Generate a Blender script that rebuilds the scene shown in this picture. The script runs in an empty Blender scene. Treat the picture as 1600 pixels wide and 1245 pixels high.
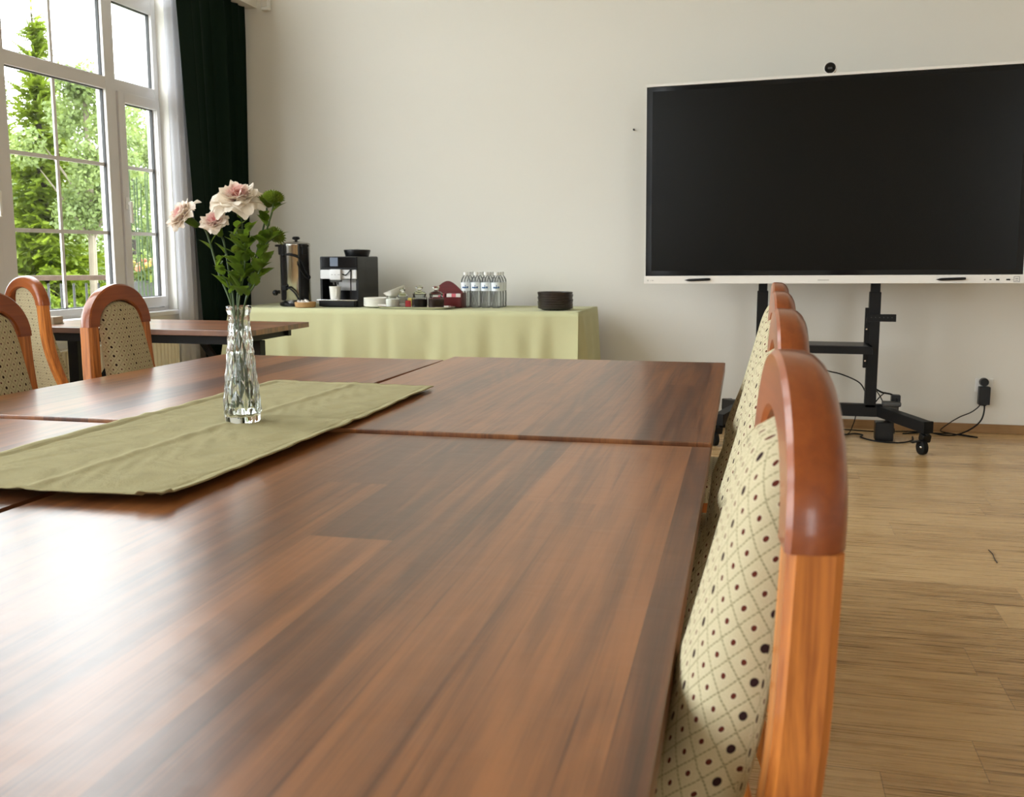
import bpy, bmesh, math, random
from math import pi, sin, cos, radians, sqrt, atan2, exp, floor
from mathutils import Vector, Matrix, Euler

S = bpy.context.scene
COL = S.collection
rnd = random.Random(7)

# ---------------------------------------------------------------- camera, world, light, exposure
CAM_H = 1.07
FPX = 1593.0
cam_d = bpy.data.cameras.new('camera')
cam = bpy.data.objects.new('camera', cam_d)
COL.objects.link(cam)
yaw, pitch = radians(13.79), radians(8.06)
F0 = Vector((-sin(yaw), cos(yaw), 0)); RT = Vector((cos(yaw), sin(yaw), 0)); UP = Vector((0, 0, 1))
FW = F0 * cos(pitch) - UP * sin(pitch); UU = F0 * sin(pitch) + UP * cos(pitch)
M = Matrix((RT, UU, -FW)).transposed().to_4x4()
M.translation = Vector((0, 0, CAM_H))
cam.matrix_world = M
cam_d.sensor_fit = 'HORIZONTAL'; cam_d.sensor_width = 36.0
cam_d.lens = FPX / 1600.0 * 36.0
cam_d.clip_start = 0.05; cam_d.clip_end = 300
cam_d.dof.use_dof = True; cam_d.dof.focus_distance = 2.6; cam_d.dof.aperture_fstop = 13.0
S.camera = cam

W = bpy.data.worlds.new('overcast_sky'); S.world = W; W.use_nodes = True
bg = W.node_tree.nodes['Background']
bg.inputs[0].default_value = (0.93, 0.97, 1.0, 1); bg.inputs[1].default_value = 4.6

S.view_settings.view_transform = 'Standard'; S.view_settings.look = 'None'
S.view_settings.exposure = 1.22; S.view_settings.gamma = 1.0; S.view_settings.use_curve_mapping = False
S.cycles.use_denoising = True
S.cycles.max_bounces = 12; S.cycles.diffuse_bounces = 6; S.cycles.glossy_bounces = 4
S.cycles.transmission_bounces = 12; S.cycles.transparent_max_bounces = 16
S.cycles.sample_clamp_indirect = 8.0

WINDOWS = [(3.85, 5.70), (1.40, 3.25), (-1.05, .80), (-3.50, -1.65), (-5.95, -4.10)]       # window-side openings; the first is seen, the rest unseen, farther ones added for light
WZ0, WZ1 = 0.70, 3.86
for (a, b) in WINDOWS:                                        # light portals for the sky, one per opening
    ld = bpy.data.lights.new('window_daylight', 'AREA'); ld.shape = 'RECTANGLE'
    ld.size = b - a; ld.size_y = WZ1 - WZ0; ld.cycles.is_portal = True
    lo = bpy.data.objects.new('window_daylight', ld); COL.objects.link(lo)
    lo.matrix_world = Matrix.Translation((-3.80, (a + b) / 2, (WZ0 + WZ1) / 2)) @ Euler((0, radians(-90), 0)).to_matrix().to_4x4() @ Euler((0, 0, radians(90))).to_matrix().to_4x4()

FRONT_WIN = (2.45, 4.30)                                      # one more window in the wall behind the photographer
ld = bpy.data.lights.new('window_daylight', 'AREA'); ld.shape = 'RECTANGLE'; ld.size = 1.85; ld.size_y = WZ1 - WZ0; ld.cycles.is_portal = True
lo = bpy.data.objects.new('window_daylight', ld); COL.objects.link(lo)
lo.matrix_world = Matrix.Translation((3.375, -7.25, (WZ0 + WZ1) / 2)) @ Euler((radians(90), 0, 0)).to_matrix().to_4x4()

# ---------------------------------------------------------------- helpers
class MB:
    def __init__(s): s.bm = bmesh.new(); s.mi = 0; s.bev = False
    def _merge(s, b, mtx=None):
        if mtx is not None: b.transform(mtx)
        for f in b.faces: f.material_index = s.mi
        me = bpy.data.meshes.new('t'); b.to_mesh(me); b.free()
        s.bm.from_mesh(me); bpy.data.meshes.remove(me)
    def mat(s, i): s.mi = i; return s
    def box(s, c, d, rot=None, bevel=0.0, seg=2):
        b = bmesh.new(); bmesh.ops.create_cube(b, size=1.0)
        bmesh.ops.scale(b, vec=Vector(d), verts=b.verts)
        if bevel > 0:
            s.bev = True; bmesh.ops.bevel(b, geom=list(b.edges), offset=bevel, segments=seg, affect='EDGES', profile=0.5)
        m = Matrix.Translation(Vector(c))
        if rot is not None: m = m @ (rot.to_matrix().to_4x4() if isinstance(rot, Euler) else rot)
        s._merge(b, m); return s
    def box2(s, lo, hi, bevel=0.0):
        lo, hi = Vector(lo), Vector(hi); return s.box((lo + hi) / 2, hi - lo, None, bevel)
    def bar(s, a, b_, w, h, bevel=0.0, up=(0, 0, 1)):
        a, b_ = Vector(a), Vector(b_); d = b_ - a; x = d.normalized(); u = Vector(up)
        y = u.cross(x)
        if y.length < 1e-4: y = Vector((0, 1, 0)).cross(x)
        y.normalize(); z = x.cross(y)
        m = Matrix((x, y, z)).transposed().to_4x4(); m.translation = (a + b_) / 2
        b = bmesh.new(); bmesh.ops.create_cube(b, size=1.0)
        bmesh.ops.scale(b, vec=Vector((d.length, w, h)), verts=b.verts)
        if bevel > 0: s.bev = True; bmesh.ops.bevel(b, geom=list(b.edges), offset=bevel, segments=2, affect='EDGES', profile=0.5)
        s._merge(b, m); return s
    def lathe(s, prof, c=(0, 0, 0), seg=32, mtx=None, cap=True, fn=None):
        b = bmesh.new(); rings = []
        for (r, z) in prof:
            if r < 1e-6: rings.append([b.verts.new((0, 0, z))])
            else:
                rings.append([b.verts.new(((r + (fn(2 * pi * k / seg, z) if fn else 0)) * cos(2 * pi * k / seg), (r + (fn(2 * pi * k / seg, z) if fn else 0)) * sin(2 * pi * k / seg), z)) for k in range(seg)])
        for A, B in zip(rings[:-1], rings[1:]):
            for k in range(seg):
                k2 = (k + 1) % seg
                if len(A) == 1 and len(B) == 1: continue
                if len(A) == 1: b.faces.new((A[0], B[k], B[k2]))
                elif len(B) == 1: b.faces.new((A[k], A[k2], B[0]))
                else: b.faces.new((A[k], A[k2], B[k2], B[k]))
        if cap:
            if len(rings[0]) > 1: b.faces.new(list(reversed(rings[0])))
            if len(rings[-1]) > 1: b.faces.new(rings[-1])
        bmesh.ops.recalc_face_normals(b, faces=b.faces)
        m = Matrix.Translation(Vector(c))
        if mtx is not None: m = m @ mtx
        s._merge(b, m); return s
    def cyl(s, a, b_, r, r2=None, seg=20):
        a, b_ = Vector(a), Vector(b_); d = b_ - a
        q = Vector((0, 0, 1)).rotation_difference(d.normalized()).to_matrix().to_4x4()
        return s.lathe([(r, 0), (r if r2 is None else r2, d.length)], a, seg, q)
    def sphere(s, c, r, sc=(1, 1, 1), u=20, v=12, mtx=None):
        b = bmesh.new(); bmesh.ops.create_uvsphere(b, u_segments=u, v_segments=v, radius=r)
        bmesh.ops.scale(b, vec=Vector(sc), verts=b.verts)
        m = Matrix.Translation(Vector(c))
        if mtx is not None: m = m @ mtx
        s._merge(b, m); return s
    def tube(s, pts, r, seg=8, smooth=0, sec=None):
        P = [Vector(p) for p in pts]
        if smooth: P = catmull(P, smooth)
        n = len(P); R = r if callable(r) else (lambda t: r)
        b = bmesh.new(); rings = []; nrm = None
        for i in range(n):
            t = (P[min(i + 1, n - 1)] - P[max(i - 1, 0)]).normalized()
            if nrm is None:
                nrm = t.orthogonal().normalized()
            nrm = (nrm - t * nrm.dot(t)).normalized(); bi = t.cross(nrm)
            rr = R(i / (n - 1))
            rings.append([b.verts.new(P[i] + (nrm * cos(2 * pi * k / seg) + bi * sin(2 * pi * k / seg)) * rr) for k in range(seg)])
        for A, B in zip(rings[:-1], rings[1:]):
            for k in range(seg): b.faces.new((A[k], A[(k + 1) % seg], B[(k + 1) % seg], B[k]))
        b.faces.new(list(reversed(rings[0]))); b.faces.new(rings[-1])
        bmesh.ops.recalc_face_normals(b, faces=b.faces)
        s._merge(b); return s
    def loft(s, rings, cap=True, closed=True):
        b = bmesh.new(); V = [[b.verts.new(p) for p in r] for r in rings]; n = len(V[0])
        for A, B in zip(V[:-1], V[1:]):
            for k in range(n if closed else n - 1): b.faces.new((A[k], A[(k + 1) % n], B[(k + 1) % n], B[k]))
        if cap: b.faces.new(list(reversed(V[0]))); b.faces.new(V[-1])
        bmesh.ops.recalc_face_normals(b, faces=b.faces)
        s._merge(b); return s
    def grid(s, fn, nu, nv):
        b = bmesh.new(); V = [[b.verts.new(fn(i / nu, j / nv)) for j in range(nv + 1)] for i in range(nu + 1)]
        for i in range(nu):
            for j in range(nv): b.faces.new((V[i][j], V[i + 1][j], V[i + 1][j + 1], V[i][j + 1]))
        s._merge(b); return s
    def poly(s, pts):
        f = s.bm.faces.new([s.bm.verts.new(p) for p in pts]); f.material_index = s.mi; return s
    def prism(s, outline, depth, mtx):          # outline in local xy, extruded along local z
        b = bmesh.new(); A = [b.verts.new((x, y, 0)) for x, y in outline]; B = [b.verts.new((x, y, depth)) for x, y in outline]
        n = len(A); b.faces.new(list(reversed(A))); b.faces.new(B)
        for k in range(n): b.faces.new((A[k], A[(k + 1) % n], B[(k + 1) % n], B[k]))
        bmesh.ops.recalc_face_normals(b, faces=b.faces); s._merge(b, mtx); return s
    def build(s, name, mats, parent=None, smooth=40, solid=0.0, sub=0):
        me = bpy.data.meshes.new(name); s.bm.to_mesh(me); s.bm.free()
        for m in (mats if isinstance(mats, (list, tuple)) else [mats]): me.materials.append(m)
        if smooth:
            me.polygons.foreach_set('use_smooth', [True] * len(me.polygons)); me.set_sharp_from_angle(angle=radians(smooth))
        o = bpy.data.objects.new(name, me); COL.objects.link(o)
        if parent is not None: o.parent = parent
        if solid:
            md = o.modifiers.new('thickness', 'SOLIDIFY'); md.thickness = solid; md.offset = 0
        if s.bev and smooth:                            # keep the large faces of bevelled boxes flat
            md = o.modifiers.new('weighted_normal', 'WEIGHTED_NORMAL'); md.keep_sharp = True; md.weight = 100
        if sub:
            md = o.modifiers.new('subdivision', 'SUBSURF'); md.levels = sub; md.render_levels = sub
        return o

def catmull(P, k):
    out = []; n = len(P)
    for i in range(n - 1):
        p0, p1, p2, p3 = P[max(i - 1, 0)], P[i], P[i + 1], P[min(i + 2, n - 1)]
        for j in range(k):
            t = j / k
            out.append(0.5 * ((2 * p1) + (p2 - p0) * t + (2 * p0 - 5 * p1 + 4 * p2 - p3) * t * t + (3 * p1 - p0 - 3 * p2 + p3) * t ** 3))
    out.append(P[-1]); return out

def lerp_tab(tab, z):
    if z <= tab[0][0]: return tab[0][1]
    for (a, va), (b, vb) in zip(tab[:-1], tab[1:]):
        if z <= b:
            t = (z - a) / (b - a); return va + (vb - va) * t
    return tab[-1][1]

def spl_tab(tab, z):            # smooth (Catmull) interpolation in a table
    if z <= tab[0][0]: return tab[0][1]
    for i in range(len(tab) - 1):
        a, va = tab[i]; b, vb = tab[i + 1]
        if z <= b:
            t = (z - a) / (b - a)
            m0 = (vb - tab[max(i - 1, 0)][1]) / (b - tab[max(i - 1, 0)][0]) * (b - a)
            m1 = (tab[min(i + 2, len(tab) - 1)][1] - va) / (tab[min(i + 2, len(tab) - 1)][0] - a) * (b - a)
            return (2*t**3-3*t*t+1)*va + (t**3-2*t*t+t)*m0 + (-2*t**3+3*t*t)*vb + (t**3-t*t)*m1
    return tab[-1][1]

def tag(o, label=None, cat=None, group=None, kind=None):
    if label: o['label'] = label
    if cat: o['category'] = cat
    if group: o['group'] = group
    if kind: o['kind'] = kind
    return o

def thing(name, label, cat, loc=(0, 0, 0), rotz=0.0, group=None):
    o = bpy.data.objects.new(name, None); COL.objects.link(o); o.empty_display_size = 0.1
    o.location = loc; o.rotation_euler = (0, 0, rotz)
    return tag(o, label, cat, group)

def struct(o): o['kind'] = 'structure'; return o

def dup(root, loc, rotz=0.0, label=None, group=None, scale=None):
    r = root.copy(); COL.objects.link(r); r.location = loc; r.rotation_euler = (0, 0, rotz)
    if label: r['label'] = label
    if group: r['group'] = group
    if scale: r.scale = scale
    for ch in list(root.children):
        c = ch.copy(); COL.objects.link(c); c.parent = r
        for g in list(ch.children):
            d = g.copy(); COL.objects.link(d); d.parent = c
    return r

# ---------------------------------------------------------------- materials
def mat(name, base=(0.8, 0.8, 0.8), rough=0.5, metal=0.0, spec=0.5, **kw):
    m = bpy.data.materials.new(name); m.use_nodes = True
    b = m.node_tree.nodes['Principled BSDF']
    b.inputs['Base Color'].default_value = (*base, 1); b.inputs['Roughness'].default_value = rough
    b.inputs['Metallic'].default_value = metal; b.inputs['Specular IOR Level'].default_value = spec
    for k, v in kw.items(): b.inputs[k].default_value = v
    return m

class NT:
    def __init__(s, m): s.t = m.node_tree; s.b = s.t.nodes['Principled BSDF']
    def n(s, typ, **kw):
        x = s.t.nodes.new(typ)
        for k, v in kw.items(): setattr(x, k, v)
        return x
    def l(s, a, b): s.t.links.new(a, b)
    def math(s, op, a, b=None, c=None, clamp=False):
        x = s.n('ShaderNodeMath', operation=op); x.use_clamp = clamp
        for i, v in enumerate((a, b, c)):
            if v is None: continue
            if isinstance(v, (int, float)): x.inputs[i].default_value = v
            else: s.l(v, x.inputs[i])
        return x.outputs[0]
    def coord(s, kind='Object'): return s.n('ShaderNodeTexCoord').outputs[kind]
    def sep(s, v):
        x = s.n('ShaderNodeSeparateXYZ'); s.l(v, x.inputs[0]); return x.outputs
    def comb(s, x, y, z):
        c = s.n('ShaderNodeCombineXYZ')
        for i, v in enumerate((x, y, z)):
            if isinstance(v, (int, float)): c.inputs[i].default_value = v
            else: s.l(v, c.inputs[i])
        return c.outputs[0]
    def noise(s, v, scale=5, detail=4, rough=0.5, dist=0.0, out='Fac'):
        x = s.n('ShaderNodeTexNoise'); s.l(v, x.inputs['Vector'])
        x.inputs['Scale'].default_value = scale; x.inputs['Detail'].default_value = detail
        x.inputs['Roughness'].default_value = rough; x.inputs['Distortion'].default_value = dist
        return x.outputs[0] if out == 'Fac' else x.outputs[1]
    def white(s, v, dim='2D'):
        x = s.n('ShaderNodeTexWhiteNoise', noise_dimensions=dim); s.l(v, x.inputs['Vector'] if dim != '1D' else x.inputs['W'])
        return x.outputs['Value']
    def ramp(s, f, stops, interp='LINEAR'):
        x = s.n('ShaderNodeValToRGB'); x.color_ramp.interpolation = interp
        e = x.color_ramp.elements
        while len(e) < len(stops): e.new(0.5)
        for i, (p, c) in enumerate(stops): e[i].position = p; e[i].color = (*c, 1)
        s.l(f, x.inputs[0]); return x.outputs[0]
    def mix(s, f, a, b, blend='MIX'):
        x = s.n('ShaderNodeMix', data_type='RGBA', blend_type=blend)
        for sock, v in ((x.inputs[0], f), (x.inputs[6], a), (x.inputs[7], b)):
            if isinstance(v, (int, float)): sock.default_value = v
            elif isinstance(v, tuple): sock.default_value = (*v, 1)
            else: s.l(v, sock)
        return x.outputs[2]
    def bump(s, h, strength=0.2, dist=0.01):
        x = s.n('ShaderNodeBump'); x.inputs['Strength'].default_value = strength; x.inputs['Distance'].default_value = dist
        s.l(h, x.inputs['Height']); s.l(x.outputs[0], s.b.inputs['Normal'])
    def color(s, c): s.l(c, s.b.inputs['Base Color'])
    def rough(s, c): s.l(c, s.b.inputs['Roughness'])

def walnut(name, along='Y', dark=(0.034, 0.0115, 0.005), mid=(0.118, 0.039, 0.013), light=(0.30, 0.112, 0.034), w=0.105, rough=0.28):
    m = mat(name, rough=rough, spec=0.5, **{'IOR': 1.92, 'Coat Weight': 0.0, 'Coat Roughness': 0.20}); N = NT(m)
    oi = N.n('ShaderNodeObjectInfo')
    x, y, z = N.sep(N.coord())
    if along == 'X': x, y = y, x
    off = N.math('MULTIPLY', oi.outputs['Random'], 37.0)
    xs = N.math('DIVIDE', N.math('ADD', x, off), w); n = N.math('FLOOR', xs)
    r1 = N.white(N.comb(n, 3.7, 0), '2D')
    ys = N.math('ADD', N.math('DIVIDE', y, 2.3), N.math('MULTIPLY', r1, 9.0)); mm = N.math('FLOOR', ys)
    r2 = N.white(N.comb(n, mm, 0), '2D'); r3 = N.white(N.comb(mm, n, 0), '2D')
    # figure of the veneer: rings pulled long, different in every stave
    sx = N.math('ADD', N.math('MULTIPLY', x, 7.0), N.math('MULTIPLY', r2, 31.0))
    sy = N.math('ADD', N.math('MULTIPLY', y, 0.55), N.math('MULTIPLY', r3, 17.0))
    fig = N.noise(N.comb(sx, sy, N.math('MULTIPLY', r2, 5.0)), 1.0, 2, 0.4, 0.5)
    ring = N.math('SINE', N.math('MULTIPLY', fig, 75.0))
    fine = N.noise(N.comb(N.math('MULTIPLY', x, 420.0), N.math('MULTIPLY', y, 9.0), r2), 1.0, 3, 0.6)
    big = N.noise(N.comb(N.math('ADD', N.math('MULTIPLY', x, 34.0), N.math('MULTIPLY', r3, 50.0)), N.math('MULTIPLY', y, 1.3), r2), 1.0, 4, 0.6, 0.5)
    f = N.math('ADD', N.math('MULTIPLY', r2, 0.40), N.math('MULTIPLY', big, 0.92))
    f = N.math('ADD', f, N.math('MULTIPLY', ring, 0.05)); f = N.math('ADD', f, N.math('MULTIPLY', fine, 0.30))
    streak = N.noise(N.comb(N.math('ADD', N.math('MULTIPLY', x, 85.0), N.math('MULTIPLY', r2, 70.0)), N.math('MULTIPLY', y, 1.1), r2), 1.0, 3, 0.6, 0.7)
    sk = N.math('MULTIPLY', N.math('MULTIPLY_ADD', streak, -6.0, 2.75, clamp=True), 0.20)
    f = N.math('SUBTRACT', f, sk)
    f = N.math('MULTIPLY_ADD', f, 1.0, -0.30, clamp=True)
    c = N.ramp(f, [(0.0, dark), (0.36, mid), (0.72, light), (1.0, tuple(v * 1.25 for v in light))])
    N.color(c)
    N.rough(N.math('MULTIPLY_ADD', fine, 0.02, rough - 0.01))
    wav = N.noise(N.comb(N.math('MULTIPLY', x, 16.0), N.math('MULTIPLY', y, 22.0), 0.0), 1.0, 2, 0.5, 0.3)
    N.bump(N.math('ADD', N.math('MULTIPLY', wav, 1.0), N.math('MULTIPLY', fine, 0.03)), 0.12, 0.004)
    return m

def oak_floor(name):
    m = mat(name, rough=0.33, spec=0.5); N = NT(m)
    x, y, z = N.sep(N.coord())
    ys = N.math('DIVIDE', y, 0.193); n = N.math('FLOOR', ys); fy = N.math('FRACT', ys)
    r1 = N.white(N.comb(n, 1.3, 0), '2D')
    xs = N.math('ADD', N.math('DIVIDE', x, 1.29), N.math('MULTIPLY', r1, 7.0)); k = N.math('FLOOR', xs); fx = N.math('FRACT', xs)
    r2 = N.white(N.comb(n, k, 0), '2D')
    o = N.math('MULTIPLY', r2, 40.0)
    g = N.noise(N.comb(N.math('ADD', N.math('MULTIPLY', x, 3.2), o), N.math('ADD', N.math('MULTIPLY', y, 120.0), o), r2), 1.0, 5, 0.66, 0.5)
    fig = N.noise(N.comb(N.math('ADD', N.math('MULTIPLY', x, 1.0), o), N.math('ADD', N.math('MULTIPLY', y, 13.0), o), r2), 1.0, 3, 0.5, 0.8)
    ring = N.math('ABSOLUTE', N.math('SUBTRACT', N.math('FRACT', N.math('MULTIPLY', fig, 8.0)), 0.5))
    f = N.math('ADD', N.math('MULTIPLY', g, 0.85), N.math('ADD', N.math('MULTIPLY', r2, 0.16), N.math('MULTIPLY', ring, 0.22)))
    f = N.math('MULTIPLY_ADD', f, 1.75, -0.62, clamp=True)
    c = N.ramp(f, [(0.0, (0.24, 0.135, 0.052)), (0.20, (0.52, 0.325, 0.145)), (0.5, (0.70, 0.475, 0.235)), (1.0, (0.80, 0.58, 0.32))])
    seam = N.math('MAXIMUM', N.math('LESS_THAN', fy, 0.011), N.math('LESS_THAN', fx, 0.0018))
    c = N.mix(N.math('MULTIPLY', seam, 0.55), c, (0.16, 0.09, 0.04))
    N.color(c); N.rough(N.math('MULTIPLY_ADD', g, 0.12, 0.22)); N.bump(g, 0.05, 0.003)
    return m

def grained(name, a, b, rough=0.35, along='Z', sc=1.0, pores=0.5, coat=0.0):
    m = mat(name, rough=rough, spec=0.35); N = NT(m)
    if coat: N.b.inputs['Coat Weight'].default_value = coat; N.b.inputs['Coat Roughness'].default_value = 0.12
    x, y, z = N.sep(N.coord())
    k = {'X': (1, 45, 45), 'Y': (45, 1, 45), 'Z': (45, 45, 1)}[along]
    v = N.comb(N.math('MULTIPLY', x, k[0] * 3.0 * sc), N.math('MULTIPLY', y, k[1] * 3.0 * sc), N.math('MULTIPLY', z, k[2] * 3.0 * sc))
    g = N.noise(v, 1.0, 4, 0.6, 0.3)
    v2 = N.comb(N.math('MULTIPLY', x, 9.0 * sc), N.math('MULTIPLY', y, 9.0 * sc), N.math('MULTIPLY', z, 5.0 * sc))
    g2 = N.noise(v2, 1.0, 2)
    f = N.math('MULTIPLY_ADD', N.math('ADD', N.math('MULTIPLY', g, pores), N.math('MULTIPLY', g2, 1 - pores)), 2.6, -0.80, clamp=True)
    N.color(N.ramp(f, [(0.0, a), (1.0, b)])); N.bump(g, 0.06, 0.002)
    return m

def fabric(name, plane='YZ'):
    m = mat(name, rough=0.95, spec=0.08); N = NT(m)
    x, y, z = N.sep(N.coord('UV' if plane == 'YZ' else 'Object'))
    a, b = x, y
    b = N.math('MULTIPLY', b, 0.85)
    p = 0.0235
    u = N.math('DIVIDE', N.math('ADD', a, b), p); v = N.math('DIVIDE', N.math('SUBTRACT', a, b), p)
    wob = N.noise(N.coord(), 90, 2); w = N.math('MULTIPLY_ADD', wob, 0.10, -0.05)
    fu = N.math('ABSOLUTE', N.math('SUBTRACT', N.math('FRACT', N.math('ADD', u, w)), 0.5))
    fv = N.math('ABSOLUTE', N.math('SUBTRACT', N.math('FRACT', N.math('ADD', v, w)), 0.5))
    mx = N.math('MAXIMUM', fu, fv)
    sm = N.math('ADD', fu, fv)
    dash = N.math('GREATER_THAN', N.math('SINE', N.math('MULTIPLY', b, 2600.0)), -0.75)
    line = N.math('MULTIPLY', N.math('GREATER_THAN', mx, 0.468), dash)
    dot = N.math('LESS_THAN', N.math('ADD', N.math('POWER', fu, 2.0), N.math('POWER', fv, 2.0)), 0.0175)
    halo = N.math('LESS_THAN', N.math('ADD', N.math('POWER', fu, 2.0), N.math('POWER', fv, 2.0)), 0.030)
    weave = N.noise(N.comb(N.math('MULTIPLY', a, 900.0), N.math('MULTIPLY', b, 900.0), 0.0), 1.0, 2)
    base = N.mix(weave, (0.40, 0.345, 0.215), (0.60, 0.535, 0.365))
    c = N.mix(N.math('MULTIPLY', line, N.math('MULTIPLY_ADD', weave, 0.8, 0.35, clamp=True)), base, (0.105, 0.098, 0.036))
    col_ = N.math('MODULO', N.math('ADD', N.math('ADD', N.math('FLOOR', u), N.math('FLOOR', v)), 600.0), 6.0)
    bigc = N.math('LESS_THAN', N.math('ABSOLUTE', N.math('SUBTRACT', col_, 3.0)), 0.5)
    c = N.mix(N.math('MULTIPLY', halo, 0.6), c, (0.66, 0.60, 0.44))
    c = N.mix(dot, c, (0.095, 0.022, 0.014))
    d2 = N.math('ADD', N.math('POWER', fu, 2.0), N.math('POWER', fv, 2.0))
    c = N.mix(N.math('MULTIPLY', bigc, N.math('LESS_THAN', N.math('ADD', d2, N.math('MULTIPLY', wob, 0.03)), 0.055)), c, (0.030, 0.014, 0.014))
    N.color(c); N.bump(N.math('ADD', weave, N.math('MULTIPLY', mx, -1.2)), 0.25, 0.0015)
    return m

def cloth(name, col, rough=0.9, bumpscale=350, sheen=0.1, wr=0.0, var=0.12):
    m = mat(name, col, rough, spec=0.08); N = NT(m)
    N.b.inputs['Sheen Weight'].default_value = sheen
    g = N.noise(N.coord(), bumpscale, 2)
    w = N.noise(N.coord(), 14, 4, 0.6, 0.6)
    c = N.mix(N.math('MULTIPLY_ADD', w, 0.7, N.math('MULTIPLY', g, 0.3)), tuple(v * (1 - var) for v in col), tuple(min(1, v * (1 + var)) for v in col))
    N.color(c); N.bump(N.math('ADD', N.math('MULTIPLY', g, 0.15), N.math('MULTIPLY', w, wr)), 0.5, 0.006)
    return m

def translucent(name, col, trans, rough=0.6, fac=0.4):
    m = mat(name, col, rough, spec=0.3); N = NT(m)
    t = N.n('ShaderNodeBsdfTranslucent'); t.inputs[0].default_value = (*trans, 1)
    mx = N.n('ShaderNodeMixShader'); mx.inputs[0].default_value = fac
    out = N.t.nodes['Material Output']
    N.l(N.b.outputs[0], mx.inputs[1]); N.l(t.outputs[0], mx.inputs[2]); N.l(mx.outputs[0], out.inputs[0])
    return m

def leafmat(name, a, b, trans, scale=9.0, fac=0.35):
    m = translucent(name, a, trans, 0.5, fac); N = NT(m)
    g = N.noise(N.coord(), scale, 3)
    N.color(N.ramp(g, [(0.3, a), (0.7, b)]))
    return m

def glass(name, col=(1, 1, 1), rough=0.0, ior=1.45):
    m = mat(name, col, rough); b = m.node_tree.nodes['Principled BSDF']
    b.inputs['Transmission Weight'].default_value = 1.0; b.inputs['IOR'].default_value = ior
    return m

def thin_glass(name, tint=(0.97, 0.99, 0.98), white=0.0):
    m = bpy.data.materials.new(name); m.use_nodes = True; t = m.node_tree; t.nodes.remove(t.nodes['Principled BSDF'])
    tr = t.nodes.new('ShaderNodeBsdfTransparent'); tr.inputs[0].default_value = (*tint, 1)
    gl = t.nodes.new('ShaderNodeBsdfGlossy'); gl.inputs['Roughness'].default_value = 0.02
    lw = t.nodes.new('ShaderNodeFresnel'); lw.inputs[0].default_value = 1.35
    mx = t.nodes.new('ShaderNodeMixShader')
    t.links.new(lw.outputs[0], mx.inputs[0]); t.links.new(tr.outputs[0], mx.inputs[1]); t.links.new(gl.outputs[0], mx.inputs[2])
    last = mx
    if white:                                            # slightly milky clear plastic
        df = t.nodes.new('ShaderNodeBsdfTranslucent'); d2 = t.nodes.new('ShaderNodeBsdfDiffuse'); am = t.nodes.new('ShaderNodeMixShader'); last = t.nodes.new('ShaderNodeMixShader')
        t.links.new(df.outputs[0], am.inputs[1]); t.links.new(d2.outputs[0], am.inputs[2])
        last.inputs[0].default_value = white; t.links.new(mx.outputs[0], last.inputs[1]); t.links.new(am.outputs[0], last.inputs[2])
    t.links.new(last.outputs[0], t.nodes['Material Output'].inputs[0])
    return m

def plaster(name, col):
    m = mat(name, col, 0.85, spec=0.25); N = NT(m)
    g = N.noise(N.coord(), 1.2, 3); g2 = N.noise(N.coord(), 160, 3)
    N.color(N.mix(g, tuple(v * 0.97 for v in col), col)); N.bump(g2, 0.05, 0.002)
    return m

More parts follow.
